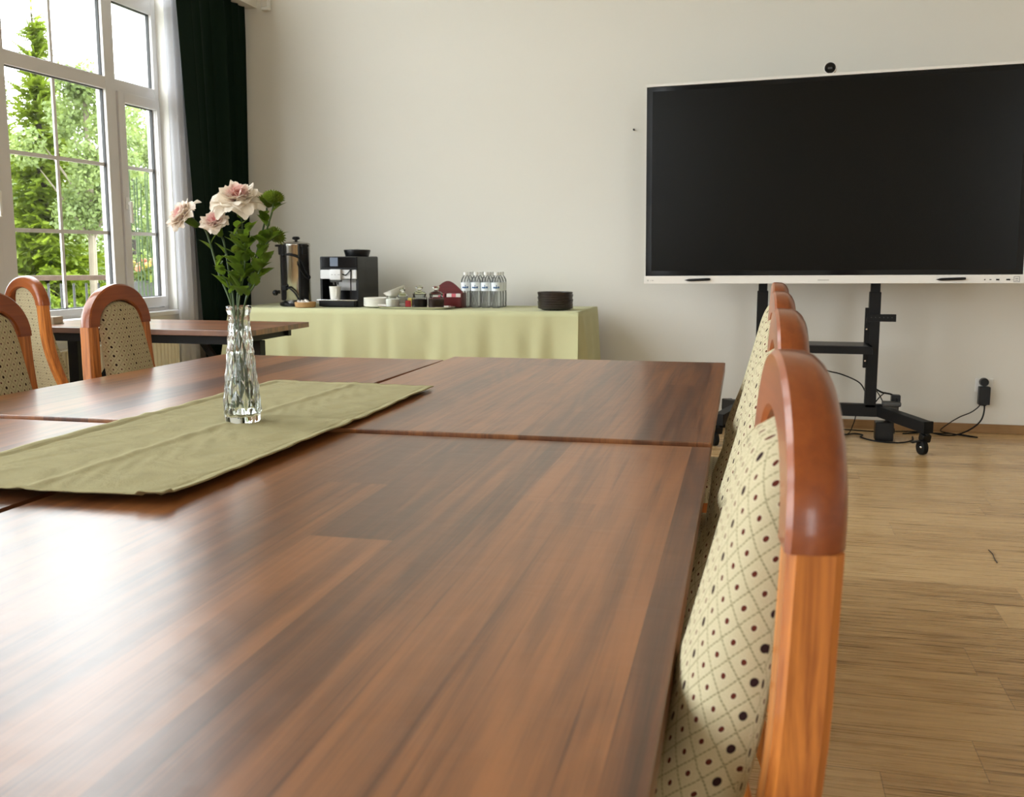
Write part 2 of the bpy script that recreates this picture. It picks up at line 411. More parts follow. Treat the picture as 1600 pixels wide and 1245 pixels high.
MT = dict(
    wall=plaster('cream_plaster', (0.80, 0.785, 0.730)), ceil=plaster('white_plaster', (0.82, 0.80, 0.74)),
    floor=oak_floor('oak_laminate'), walnut=walnut('walnut_laminate'), walnutx=walnut('walnut_laminate_cross', 'X'),
    edge=mat('walnut_edge_band', (0.20, 0.07, 0.03), 0.35),
    base=grained('oak_baseboard', (0.23, 0.12, 0.045), (0.40, 0.235, 0.10), 0.45, 'X'),
    arch=grained('red_stained_beech', (0.17, 0.034, 0.008), (0.43, 0.115, 0.024), 0.30, 'Y', 0.5, 0.35, 0.35),
    leg=grained('orange_stained_oak', (0.20, 0.045, 0.007), (0.74, 0.265, 0.052), 0.36, 'Z', 0.8, 0.75, 0.2),
    fab=fabric('diamond_upholstery'), fabs=fabric('diamond_upholstery_seat', 'XY'),
    pvc=mat('white_window_plastic', (0.66, 0.65, 0.65), 0.35), gasket=mat('window_gasket', (0.03, 0.03, 0.03), 0.6),
    pane=thin_glass('window_glass'),
    black=mat('black_powder_coat', (0.006, 0.006, 0.0065), 0.45, spec=0.22), rubber=mat('black_rubber', (0.005, 0.005, 0.005), 0.6, spec=0.2),
    bplastic=mat('black_plastic', (0.006, 0.006, 0.0065), 0.32, spec=0.28), gloss=mat('gloss_black', (0.004, 0.0045, 0.006), 0.08, spec=0.3),
    steel=mat('brushed_steel', (0.62, 0.59, 0.56), 0.20, 1.0), chrome=mat('chrome', (0.8, 0.8, 0.8), 0.08, 1.0),
    silver=mat('silver_plastic', (0.60, 0.60, 0.60), 0.35, 0.3), dgrey=mat('dark_grey_plastic', (0.05, 0.05, 0.05), 0.4),
    white=mat('white_plastic', (0.80, 0.80, 0.78), 0.4), porc=mat('white_porcelain', (0.82, 0.80, 0.74), 0.18),
    brown=mat('brown_stoneware', (0.020, 0.013, 0.010), 0.30), grey=mat('grey_print', (0.30, 0.30, 0.30), 0.6),
    screen=mat('display_glass', (0.0035, 0.0033, 0.0025), 0.25, spec=0.16), frame=mat('display_white_frame', (0.78, 0.76, 0.72), 0.4),
    curtain=cloth('dark_green_velvet', (0.0065, 0.0150, 0.0095), 0.95, 200, 0.0), 
    sheer=translucent('white_voile', (0.76, 0.76, 0.79), (0.62, 0.63, 0.68), 0.9, 0.45),
    tcloth=cloth('pale_green_tablecloth', (0.555, 0.555, 0.330), 0.8, 500, 0.1, 0.25, 0.04),
    runner=cloth('olive_linen', (0.385, 0.350, 0.200), 0.95, 620, 0.0, 1.0, 0.20),
    rad=mat('cream_enamel', (0.74, 0.70, 0.58), 0.35), leaf=leafmat('flower_leaf', (0.028, 0.060, 0.008), (0.120, 0.19, 0.020), (0.22, 0.36, 0.03), 30, 0.35),
    stem=mat('flower_stem', (0.055, 0.10, 0.025), 0.5), mum=leafmat('green_chrysanthemum', (0.085, 0.14, 0.014), (0.20, 0.27, 0.03), (0.25, 0.34, 0.03), 90, 0.25),
    vglass=glass('vase_glass', (0.97, 1.0, 0.98), 0.0, 1.5), water=glass('water', (0.98, 1.0, 0.99), 0.0, 1.33),
    jar=thin_glass('jar_glass', (0.92, 0.95, 0.94)), bottle=thin_glass('bottle_plastic', (0.985, 0.995, 0.995), white=0.10),
    label=mat('bottle_label', (0.78, 0.83, 0.88), 0.4), lblue=mat('label_blue', (0.045, 0.12, 0.27), 0.4),
    sugar=mat('white_sugar', (0.80, 0.77, 0.70), 0.9), coffee=mat('ground_coffee', (0.035, 0.014, 0.008), 0.9), tea=mat('black_tea', (0.018, 0.010, 0.008), 0.9),
    wred=grained('dark_red_wood', (0.075, 0.010, 0.010), (0.15, 0.018, 0.018), 0.35, 'X'),
    cork=grained('light_wicker', (0.30, 0.16, 0.06), (0.55, 0.33, 0.15), 0.6, 'X'),
    paper=mat('paper', (0.78, 0.74, 0.70), 0.8), pink=mat('pink_paper', (0.70, 0.16, 0.20), 0.7), yel=mat('yellow_paper', (0.70, 0.55, 0.12), 0.7), redp=mat('red_paper', (0.35, 0.02, 0.02), 0.6),
    beige=mat('beige_cardboard', (0.50, 0.44, 0.34), 0.8), green=mat('green_accent', (0.01, 0.05, 0.03), 0.5),
    grass=cloth('lawn', (0.03, 0.055, 0.008), 1.0, 20, 0.0, 1.0, 0.4), slab=plaster('terrace_slab', (0.42, 0.41, 0.38)),
    rail=grained('railing_wood', (0.055, 0.034, 0.022), (0.10, 0.066, 0.045), 0.7, 'X'), bark=grained('bark', (0.014, 0.010, 0.007), (0.04, 0.03, 0.022), 0.9, 'Z', 0.4),
    birch=grained('pale_bark', (0.10, 0.08, 0.052), (0.22, 0.19, 0.14), 0.8, 'Z', 0.3),
    spruce=leafmat('spruce_needles', (0.060, 0.100, 0.008), (0.230, 0.300, 0.022), (0.17, 0.23, 0.016), 3.0, 0.3),
    broad=leafmat('broad_leaves', (0.095, 0.140, 0.045), (0.240, 0.305, 0.105), (0.21, 0.27, 0.06), 3.0, 0.35),
    shrubm=leafmat('shrub_leaves', (0.075, 0.130, 0.014), (0.210, 0.280, 0.032), (0.17, 0.23, 0.02), 4.0, 0.35),
    blossom=mat('orange_blossom', (0.45, 0.15, 0.08), 0.7), blossom2=mat('yellow_blossom', (0.45, 0.33, 0.06), 0.7),
)

# petals: cream at the rim, pink towards the heart of the bloom
def petal_mat(name, rim, heart, r0, r1):
    m = translucent(name, rim, (0.95, 0.86, 0.76), 0.6, 0.25); N = NT(m)
    v = N.n('ShaderNodeVectorMath', operation='LENGTH'); N.l(N.coord(), v.inputs[0])
    g = N.noise(N.coord(), 160, 2)
    d = N.math('MULTIPLY_ADD', g, 0.010, v.outputs['Value'])
    mp = N.n('ShaderNodeMapRange'); mp.inputs[1].default_value = r0; mp.inputs[2].default_value = r1
    N.l(d, mp.inputs[0]); N.color(N.ramp(mp.outputs[0], [(0.0, heart), (0.55, tuple((a + b) / 2 for a, b in zip(rim, heart))), (1.0, rim)]))
    return m
MT['petal'] = petal_mat('carnation_petal', (0.92, 0.855, 0.75), (0.80, 0.30, 0.29), 0.008, 0.029)
MT['petal2'] = petal_mat('carnation_petal_pink', (0.92, 0.83, 0.74), (0.78, 0.22, 0.27), 0.005, 0.022)

# ---------------------------------------------------------------- the room
XL, XR, YB, YF, ZC = -3.55, 7.20, 6.575, -7.00, 4.30
struct(MB().box2((XL - .4, YF - .3, -.12), (XR + .3, YB + .3, 0)).build('floor', MT['floor'], smooth=0))
struct(MB().box2((XL - .4, YF - .3, ZC), (XR + .3, YB + .3, ZC + .15)).build('ceiling', MT['ceil'], smooth=0))
struct(MB().box2((XL - .3, YB, 0), (XR + .3, YB + .25, ZC)).build('wall_back', MT['wall'], smooth=0))
struct(MB().box2((XR, YF, 0), (XR + .2, YB, ZC)).build('wall_right', MT['wall'], smooth=0))
wf = MB(); fa, fb = FRONT_WIN
wf.box2((XL - .3, YF - .28, 0), (fa, YF, ZC)); wf.box2((fb, YF - .28, 0), (XR + .2, YF, ZC)); wf.box2((fa, YF - .28, 0), (fb, YF, WZ0)); wf.box2((fa, YF - .28, WZ1), (fb, YF, ZC))
struct(wf.build('wall_front', MT['wall'], smooth=0))
wl = MB(); edges = [YF]
for a, b in sorted(WINDOWS): edges += [a, b]
edges.append(YB)
for i in range(0, len(edges), 2): wl.box2((XL - .12, edges[i], 0), (XL, edges[i + 1], ZC))
for a, b in WINDOWS:
    wl.box2((XL - .12, a, 0), (XL, b, WZ0)); wl.box2((XL - .12, a, WZ1), (XL, b, ZC))
struct(wl.build('wall_left', MT['wall'], smooth=0))
struct(MB().box2((-3.3, YB - .014, 0), (XR, YB, .056), .003).build('baseboard_back', MT['base']))
struct(MB().box2((XR - .014, YF, 0), (XR, YB - .015, .056), .003).build('baseboard_right', MT['base']))
struct(MB().box2((-3.47, 3.2, 2.714), (-3.39, YB, 2.86)).build('trim_1', MT['wall'], smooth=0))

def make_window(idx, y0):
    """three-light window: side sash, wide fixed light, side sash, with a row of top lights"""
    w = bpy.data.objects.new('window_%d' % idx, None); COL.objects.link(w); w.location = (0, y0, 0); struct(w)
    xa, xb = -3.675, -3.610; W_ = 1.85; xg = -3.645
    f = MB(); bv = .004
    f.box2((xa, 0, .70), (xb, .06, 3.86), bv); f.box2((xa, W_ - .045, .70), (xb, W_, 3.86), bv)
    f.box2((xa + .001, .05, 3.77), (xb - .002, W_ - .04, 3.859), bv)
    f.box2((xa + .001, .05, 2.485), (xb - .002, W_ - .04, 2.579), bv); f.box2((xa + .001, .05, .701), (xb - .002, W_ - .04, .745), bv)
    f.box2((xa + .002, .05, 1.985), (xb - .003, W_ - .04, 2.055), bv)
    f.box2((xa, .435, .73), (xb, .535, 3.80), bv); f.box2((xa, 1.325, .73), (xb, 1.420, 3.80), bv)
    f.box2((xa + .002, .52, .738), (xb - .003, 1.34, .778), bv)
    f.build('window_frame', MT['pvc'], w)
    for (s0, s1) in ((.06, .43), (1.425, W_ - .012)):
        s = MB()
        s.box2((xa + .008, s0, .75), (xb + .010, s0 + .062, 1.99), bv); s.box2((xa + .008, s1 - .055 if s1 < 1 else s1 - .03, .75), (xb + .010, s1, 1.99), bv)
        s.box2((xa + .008, s0 + .05, .75), (xb + .010, s1 - .02, .812), bv); s.box2((xa + .008, s0 + .05, 1.932), (xb + .010, s1 - .02, 1.99), bv)
        so = s.build('sash', MT['pvc'], w)
        h = MB(); hy = s0 + .031 if s0 > 1 else s1 - .03
        h.box((xb + .016, hy, 1.36), (.012, .026, .07), None, .004); h.box((xb + .036, hy, 1.31), (.016, .020, .125), None, .006)
        h.box((xb + .026, hy, 1.36), (.02, .016, .016)); h.build('handle', MT['white'], so)
        m = MB()
        for z in (1.19, 1.572): m.box2((xg - .006, s0 + .05, z - .010), (xg + .006, s1 - .02, z + .010))
        m.build('muntin', MT['pvc'], w)
    m = MB()
    for z in (1.19, 1.572): m.box2((xg - .006, .53, z - .010), (xg + .006, 1.33, z + .010))
    m.box2((xg - .005, .915, .76), (xg + .0048, .936, 2.49))
    m.box2((xg - .005, .915, 2.57), (xg + .0048, .936, 3.78)); m.box2((xg - .006, .53, 3.17), (xg + .006, 1.33, 3.19))
    m.build('muntin', MT['pvc'], w)
    g = MB()
    for (a, b, c, d) in ((.53, 1.33, .775, 1.99), (.53, 1.33, 2.05, 2.49), (.055, .44, 2.05, 2.49), (1.415, 1.81, 2.05, 2.49), (.53, 1.33, 2.57, 3.78), (.055, .44, 2.57, 3.78), (1.415, 1.81, 2.57, 3.78), (.11, .39, .80, 1.94), (1.47, 1.82, .80, 1.94)):
        g.poly([(xg, a, c), (xg, b, c), (xg, b, d), (xg, a, d)])
    g.build('glass', MT['pane'], w, smooth=0)
    k = MB()
    for (a, b, c, d) in ((.535, 1.325, .778, 1.985), (.535, 1.325, 2.055, 2.485), (1.42, 1.805, 2.055, 2.485), (1.487, 1.80, .812, 1.932)):
        t = .005; x0, x1 = xg - .002, xg + .016
        k.box2((x0, a, c), (x1, a + t, d)); k.box2((x0, b - t, c), (x1, b, d)); k.box2((x0, a, c), (x1, b, c + t)); k.box2((x0, a, d - t), (x1, b, d))
    k.build('gasket', MT['gasket'], w, smooth=0)
    MB().box2((-3.615, -.03, .700), (-3.515, W_ + .0, .728), .005).build('window_sill', MT['pvc'], w)
    return w
for i, (a, b) in enumerate(WINDOWS): make_window(i + 1, a)
w = make_window(len(WINDOWS) + 1, 0); w.rotation_euler = (0, 0, pi / 2); w.location = (FRONT_WIN[1], YF + 3.55, 0)

# ---------------------------------------------------------------- conference tables
def conf_table(label, cx, cy, w, l, top, rz=0.0):
    t = thing('conference_table', label, 'table', (cx, cy, 0), rz, 'conference tables pushed together')
    th = .026
    MB().box((0, 0, top - th / 2), (w, l, th), None, .0022).build('tabletop', [MT['walnut']], t)
    a = MB()
    for sx in (-1, 1): a.box((sx * (w / 2 - .07), 0, top - th - .025), (.022, l - .16, .05))
    for sy in (-1, 1): a.box((0, sy * (l / 2 - .07), top - th - .025), (w - .16, .022, .05))
    a.build('apron', MT['black'], t)
    for sx in (-1, 1):
        for sy in (-1, 1):
            MB().box((sx * (w / 2 - .075), sy * (l / 2 - .045), (top - th) / 2), (.04, .04, top - th), None, .003).build('leg', MT['black'], t)
    return t
conf_table('walnut table beside the two closest chairs, filling the lower part of the photo', -.514, 1.080, .893, 1.40, .735, radians(1.05))
conf_table('walnut table whose outer corner stands in front of the black display', -.524, 2.478, .862, 1.37, .741, radians(1.05))
conf_table('walnut table between the glass vase and the dark arched chairs', -1.352, 2.412, .765, 1.27, .741, 0)
conf_table('walnut table at the left margin, below the olive runner\'s near end', -1.357, 1.066, .76, 1.395, .735, 0)

# runner with a lengthwise and a cross crease
def runner_pt(u, v):
    x0, y0 = -.768, 1.18
    x = x0 - .432 * u; y = y0 + 1.18 * v
    y += .012 * (1 - abs(2 * v - 1)) * 0 - .022 * u * (1 - v) + .018 * u * v
    x += .010 * sin(3.0 * v) * (1 - u) - .01 * v
    z = .7448
    z += .0030 * exp(-((u - .50 - .02 * sin(4 * v)) / .022) ** 2) + .0024 * exp(-((v - .545 - .02 * sin(5 * u)) / .013) ** 2)
    z += .0011 * (sin(37 * u + 9 * v) * sin(21 * v + 3) + sin(60 * v + 11 * u)) * .5 + .0005 * sin(95 * v + 14 * sin(7 * u) + 5 * u) * sin(17 * u + 6 * v) + .0020
    e = min(u, 1 - u, v * 2.7, (1 - v) * 2.7)
    z += .0035 * exp(-(e / .03) ** 2) * (0.4 + 0.6 * sin(7 * v + 2) ** 2)
    z += .0016 * (1 if .035 < e < .047 else 0) * -1 + (.0012 if e < .035 else 0)
    if v < .02 and u < .10: z += .004
    return Vector((x, y, z))
r_ = MB().grid(runner_pt, 90, 200).build('table_runner', MT['runner'], None, 60, .0022)
tag(r_, 'olive linen table runner with pressed creases lying under the glass vase', 'table runner')

# ---------------------------------------------------------------- chairs
LEGTAB = [(0, -.012), (.15, .036), (.30, .066), (.42, .078), (.50, .064), (.58, .039), (.66, .019), (.72, .010), (.78, .006), (.86, .003), (.92, .001), (1.0, 0)]
YTAB = [(0, .195), (.30, .185), (.45, .172), (.60, .150), (.72, .136), (.86, .128), (1.0, .128)]
ZJ, ZTOP, HWO, TH = .872, .994, .150, .0385
def rrect(w, h, r=.25):
    c = min(w, h) * r; a, b = w / 2, h / 2
    return [(a - c, -b), (a, -b + c), (a, b - c), (a - c, b), (-a + c, b), (-a, b - c), (-a, -b + c), (-a + c, -b)]
def make_chair(label, group):
    t = thing('dining_chair', label, 'chair', (0, 0, 0), 0, group)
    for sy in (-1, 1):
        rings = []
        n = 26
        for i in range(n + 1):
            z = ZJ * i / n
            x = spl_tab(LEGTAB, z); y = sy * spl_tab(YTAB, z)
            tz = .034 if z < .1 else .038
            wy = .034 + .0115 * min(1, z / .6)
            rings.append([Vector((x + a, y + b, z)) for a, b in rrect(tz, wy, .16)])
        MB().loft(rings).build('leg', MT['leg'], t, 30)
    # the curved back rail capping both rear legs
    rings = []; n = 40; p = 2.02; wr = .047
    for i in range(n + 1):
        a = pi * i / n; ca, sa = cos(a), sin(a)
        A, B = HWO - wr / 2 + .001, ZTOP - ZJ - wr / 2
        y = -A * (abs(ca) ** (2 / p)) * (1 if ca > 0 else -1); z = ZJ + B * (abs(sa) ** (2 / p))
        rings.append((y, z))
    R2 = []
    for i in range(n + 1):
        y0, z0 = rings[max(i - 1, 0)]; y1, z1 = rings[min(i + 1, n)]
        ty, tz = y1 - y0, z1 - z0; L = sqrt(ty * ty + tz * tz); ny, nz = -tz / L, ty / L
        if i in (0, n): ny, nz = (-1 if i == 0 else 1), 0
        y, z = rings[i]; ring = []
        fk = 1; h2, t2 = wr / 2 + .0008, TH / 2 + .0016
        sec = [(t2 - .004, -h2), (t2, -h2 + .004), (t2, h2 - .004), (t2 - .004, h2), (t2 - .012, h2), (-.004, h2 - .0008 * fk), (-.0105, h2 - .0035 * fk), (-.0165, h2 - .009 * fk), (-t2 + .001 * (1 - fk), h2 - .004 - .013 * fk), (-t2, h2 - .026), (-t2, -h2 + .005), (-t2 + .005, -h2)]
        for (a, b) in sec:
            zz = z + b * nz; ring.append(Vector((spl_tab(LEGTAB, zz) + a, y + b * ny, zz)))
        R2.append(ring)
    o = MB().loft(R2).build('back_rail', MT['arch'], t, 32)
    o['label'] = 'darker curved top rail'
    # upholstered back pad
    def pad(u, v, side):
        z = .455 + (.945 - .455) * v
        hw = lerp_tab([(0, .112), (.5, .100), (.82, .094), (.93, .086), (1, .072)], v)
        s = 2 * u - 1; y = hw * s
        z -= .018 * (v ** 8) * s * s
        edge = (max(0, 1 - abs(s) ** 3.2)) ** .5; ev = min(1, (1 - v) / .05, v / .04)
        ev = sqrt(max(0, 1 - (1 - ev) ** 2))
        bul = lerp_tab([(0, .045), (.30, .070), (.50, .057), (.62, .050), (.9, .034), (1, .02)], v)
        base = spl_tab(LEGTAB, z) + lerp_tab([(0, .02), (.4, .026), (.65, .016), (.9, .004), (1, 0)], v)
        return Vector((base + (bul * edge * ev + .006 if side > 0 else -.006 * edge), y, z))
    b = bmesh.new(); NU, NV = 22, 34
    Fr = [[b.verts.new(pad(i / NU, j / NV, 1)) for j in range(NV + 1)] for i in range(NU + 1)]
    Bk = [[b.verts.new(pad(i / NU, j / NV, -1)) for j in range(NV + 1)] for i in range(NU + 1)]
    for i in range(NU):
        for j in range(NV):
            b.faces.new((Fr[i][j], Fr[i + 1][j], Fr[i + 1][j + 1], Fr[i][j + 1])); b.faces.new((Bk[i][j + 1], Bk[i + 1][j + 1], Bk[i + 1][j], Bk[i][j]))
    for j in range(NV):
        b.faces.new((Fr[0][j + 1], Bk[0][j + 1], Bk[0][j], Fr[0][j])); b.faces.new((Fr[NU][j], Bk[NU][j], Bk[NU][j + 1], Fr[NU][j + 1]))
    for i in range(NU):
        b.faces.new((Fr[i][0], Bk[i][0], Bk[i + 1][0], Fr[i + 1][0])); b.faces.new((Fr[i + 1][NV], Bk[i + 1][NV], Bk[i][NV], Fr[i][NV]))
    uvl = b.loops.layers.uv.new('UVMap'); arc = {}
    for rows, sg in ((Fr, 1), (Bk, -1)):
        for j in range(NV + 1):
            mid_ = NU // 2; acc = 0; arc[rows[mid_][j]] = 0.0
            for i in range(mid_ + 1, NU + 1): acc += (rows[i][j].co - rows[i - 1][j].co).length; arc[rows[i][j]] = acc
            acc = 0
            for i in range(mid_ - 1, -1, -1): acc -= (rows[i][j].co - rows[i + 1][j].co).length; arc[rows[i][j]] = acc
    for f_ in b.faces:
        for l_ in f_.loops: l_[uvl].uv = (arc[l_.vert], l_.vert.co.z * 1.04)
    m = MB(); bmesh.ops.recalc_face_normals(b, faces=b.faces); m._merge(b); m.build('back_pad', MT['fab'], t, 50)
    # seat
    def seat(u, v):
        a = 2 * pi * u; ca, sa = cos(a), sin(a); q = 3.5
        cx = .27 + .215 * abs(ca) ** (2 / q) * (1 if ca > 0 else -1); cy = .205 * abs(sa) ** (2 / q) * (1 if sa > 0 else -1)
        k = [(1, .425), (1.01, .44), (1, .458), (.93, .474), (.7, .484), (.0, .488)]
        f = v * (len(k) - 1); i = min(int(f), len(k) - 2); g = f - i
        s = k[i][0] + (k[i + 1][0] - k[i][0]) * g; z = k[i][1] + (k[i + 1][1] - k[i][1]) * g
        return Vector((.27 + (cx - .27) * s, cy * s, z))
    MB().grid(seat, 48, 10).build('seat', MT['fabs'], t, 60)
    r = MB()
    for sy in (-1, 1): r.box((.26, sy * .175, .395), (.34, .022, .06), None, .003)
    r.box((.45, 0, .395), (.022, .34, .06), None, .003); r.box((.10, 0, .395), (.022, .30, .06), None, .003)
    r.build('seat_frame', MT['leg'], t)
    for sy in (-1, 1):
        MB().loft([[Vector((.445 + a, sy * .178 + b, z)) for a, b in rrect(w_, w_, .18)] for z, w_ in ((0, .030), (.2, .035), (.424, .042))]).build('leg', MT['leg'], t, 30)
    return t
GR = 'chairs along the open side of the conference tables'
XC = .0435
c0 = make_chair('dining chair closest to the viewer, its thick orange leg cut by the bottom edge', GR)
c0.location = (XC - .0135, .835, 0); c0.rotation_euler = (0, 0, pi + .085)
dup(c0, (XC - .007, 1.48, 0), pi + .045, 'second dining chair of the receding row, right behind the closest one', GR)
dup(c0, (XC - .004, 2.18, 0), pi + .05, 'third dining chair of the receding row, two behind the closest one', GR)
dup(c0, (XC, 2.855, 0), pi + .03, 'last dining chair of the receding row, its small top just below the display', GR)
GL = 'arched chairs on the window side of the tables'
dup(c0, (-1.893, 2.700, 0), radians(0), 'dark backlit arched chair standing whole between the window and the table', GL, (1, 1, .987))
dup(c0, (-1.860, 2.118, 0), radians(0), 'dark backlit arched chair cut by the photo\'s left edge', GL, (1, 1, .987))
dup(c0, (-3.02, 3.70, 0), radians(68), 'bright orange arched chair with sunlit back drawn up to the folding desk', GL, (1, 1, .985))

# ---------------------------------------------------------------- desk by the window
t = thing('folding_table', 'dark brown folding table with black steel legs under the window', 'table', (-2.785, 4.345, 0))
MB().box((0, 0, .7255), (1.22, .62, .025), None, .002).build('tabletop', MT['walnutx'], t)
a = MB()
for sy in (-1, 1): a.box((0, sy * .26, .693), (1.06, .03, .04))
for sx in (-1, 1): a.box((sx * .50, 0, .693), (.03, .52, .04))
a.build('apron', MT['black'], t)
for sx in (-1, 1):
    l = MB(); l.box((sx * .49, 0, .36), (.055, .055, .62), None, .004); l.box((sx * .49, 0, .03), (.05, .56, .045), None, .006)
    l.build('leg', MT['black'], t)
    MB().bar((sx * .47, 0, .30), (sx * .19, 0, .68), .025, .03).build('brace', MT['black'], t)
o = MB().box((0, 0, .004 + .016), (.095, .07, .032), None, .003).box((0, 0, .002), (.099, .074, .004)).build('box', MT['beige']); o.location = (-3.315, 4.22, .7385)
tag(o, 'small flat beige box on the folding table behind the bright orange chair', 'box')

# ---------------------------------------------------------------- radiator, curtains, sensor
t = thing('radiator', 'cream panel radiator on the wall below the window', 'radiator', (-3.50, 5.0, .10))
m = MB(); n = 30
def radp(u, v):
    y = -.55 + 1.10 * u; k = u * n % 1
    return Vector((.045 - .007 * (1 if .30 < k < .70 else 0), y, .475 * v))
m.grid(radp, n * 10, 1); m.box2((-.032, -.55, .0), (.036, .55, .475))
m.build('panel', MT['rad'], t, 20)
g = MB(); g.box2((-.035, -.555, .472), (.048, .555, .480), .002)
for k in range(40): g.box2((-.022, -.54 + k * .0272, .4805), (.034, -.54 + k * .0272 + .012, .482))
g.build('grille', MT['rad'], t)
MB().cyl((0, -.56, .06), (0, -.62, .06), .012).cyl((0, -.60, .06), (.0, -.60, -.10), .009).build('valve', MT['white'], t)

def curtain(name, mt, x, top, bot, z0, z1, fold, n, nv, th):
    def f(u, v):
        y = (bot[0] + (bot[1] - bot[0]) * u) * (1 - v) + (top[0] + (top[1] - top[0]) * u) * v
        dx, dy = fold(u, v); return Vector((x + dx, y + dy, z0 + (z1 - z0) * v))
    return MB().grid(f, n, nv).build(name, mt, None, 80, th)
def foldg(u, v):
    w = max(0, (u - .17) / .83); amp = .029 * min(1, w * 4) * (.72 + .28 * sin(11 * u + 1))
    ph = 2 * pi * (6.5 * w + .30 * sin(7 * w) + .10 * sin(19 * w)) + .7 * (1 - v) * sin(6 * w)
    pin = 1 - .35 * max(0, (v - .93) / .07)
    return amp * sin(ph) * pin + .004 * sin(3 * u + 2 * v), .012 * cos(ph) * (1 if w > 0 else 0)
o = curtain('curtain', MT['curtain'], -3.449, (5.655, 6.535), (5.875, 6.43), .03, 2.712, foldg, 260, 24, .003)
tag(o, 'heavy dark green pleated curtain hanging in the corner beside the window', 'curtain')
def folds(u, v): return .010 * sin(2 * pi * 3 * u + .6 * v) , .006 * cos(2 * pi * 3 * u)
o = curtain('sheer_curtain', MT['sheer'], -3.494, (5.585, 5.80), (5.63, 5.85), .03, 2.86, folds, 90, 20, 0.0)
tag(o, 'thin white sheer curtain hanging between the window and the green curtain', 'curtain')

t = thing('motion_sensor', 'small white motion sensor high in the corner by the curtain', 'sensor', (-3.30, 6.51, 2.685))
MB().box((0, .02, .06), (.055, .045, .12), None, .008).build('housing', MT['white'], t)
MB().box((0, -.004, .05), (.040, .006, .06), None, .002).build('lens', mat('frosted_lens', (.7, .68, .62), .5), t)
o = MB().cyl((0, 0, 0), (0, -.012, 0), .006, .004, 12).sphere((0, -.014, 0), .006).build('wall_hook', MT['dgrey']); o.location = (-.824, 6.575, 1.843)
tag(o, 'tiny dark screw hook in the bare wall beside the display', 'hook')

# ---------------------------------------------------------------- buffet table with cloth
BX0, BX1, BY0, BY1, BZ = -3.24, -1.03, 5.80, 6.45, .738
t = thing('buffet_table', 'long buffet table against the wall hidden beneath the pale green cloth', 'table', ((BX0 + BX1) / 2, (BY0 + BY1) / 2, 0))
hw, hd = (BX1 - BX0) / 2 - .02, (BY1 - BY0) / 2 - .02
MB().box((0, 0, BZ - .018), (hw * 2, hd * 2, .028)).build('tabletop', MT['walnutx'], t)
for sx in (-1, 1):
    for sy in (-1, 1): MB().box((sx * (hw - .06), sy * (hd - .06), (BZ - .032) / 2), (.04, .04, BZ - .032)).build('leg', MT['black'], t)
m = MB()
def drop_fold(s, k):
    return (.010 * sin(s * 8.3 + 1.0) + .014 * sin(s * 17.0 + k) ** 3 + .007 * sin(s * 31 + 2 * k))
ZB = .03
# path of the hem: back of left end -> front -> corner pleat -> back of right end
path = []
for i in range(12): path.append((BX0, BY1 - (BY1 - BY0) * i / 12, -1, 0, i * .05))
NF = 150
for i in range(NF + 1): path.append((BX0 + (BX1 - BX0) * i / NF, BY0, 0, -1, (BX1 - BX0) * i / NF))
NS = 40
for i in range(NS + 1): path.append((BX1, BY0 + (BY1 - BY0) * i / NS, 1, 0, 5 + (BY1 - BY0) * i / NS))
def skirt(i, v):
    x, y, nx, ny, s = path[i]; d = v
    z = BZ + .0002 - (BZ - ZB) * v
    amp = d ** .8
    out = .006 + (.012 + drop_fold(s, 1.3)) * amp * 1.5 + .012 * amp
    if nx == 1: out = .006 + (.055 * amp) + .012 * amp * sin((s - 5) * 26)
    px, py = x + nx * out, y + ny * out
    if ny == -1:
        e = (BX1 - x); k = exp(-(e / .05) ** 2)
        px += .012 * amp * k; py -= .020 * amp * k
        e0 = x - BX0; px -= .11 * amp * exp(-(e0 / .10) ** 2)
        # broad drags that fan out from the table edge
        for (xc, sl, wd, h) in ((-2.02, .42, .055, .026), (-2.16, .05, .035, .018), (-1.45, .28, .06, .016), (-1.22, -.12, .05, .018), (-2.75, -.2, .07, .012)):
            py -= h * amp * exp(-((x - xc - sl * v * .7) / (wd * (.6 + v))) ** 2)
    if nx == 1:
        e = y - BY0; k = exp(-(e / .035) ** 2)
        px -= .050 * amp * k; py += .02 * amp * k
        px += .035 * amp * exp(-((e - .075) / .035) ** 2)
    if nx == -1: px -= .03 * amp
    return Vector((px, py, z))
NVK = 22
b = bmesh.new(); V = [[b.verts.new(skirt(i, j / NVK)) for j in range(NVK + 1)] for i in range(len(path))]
for i in range(len(path) - 1):
    for j in range(NVK): b.faces.new((V[i][j], V[i + 1][j], V[i + 1][j + 1], V[i][j + 1]))
m._merge(b)
m.grid(lambda u, v: Vector((BX0 - .006 + (BX1 - BX0 + .012) * u, BY0 - .006 + (BY1 - BY0 + .006) * v, BZ + .0006 * sin(40 * u) * sin(9 * v))), 80, 16)
o = m.build('tablecloth', MT['tcloth'], None, 60, .0016)
tag(o, 'pale green tablecloth draped to the floor over the buffet table', 'tablecloth')
TZ = BZ + .0022

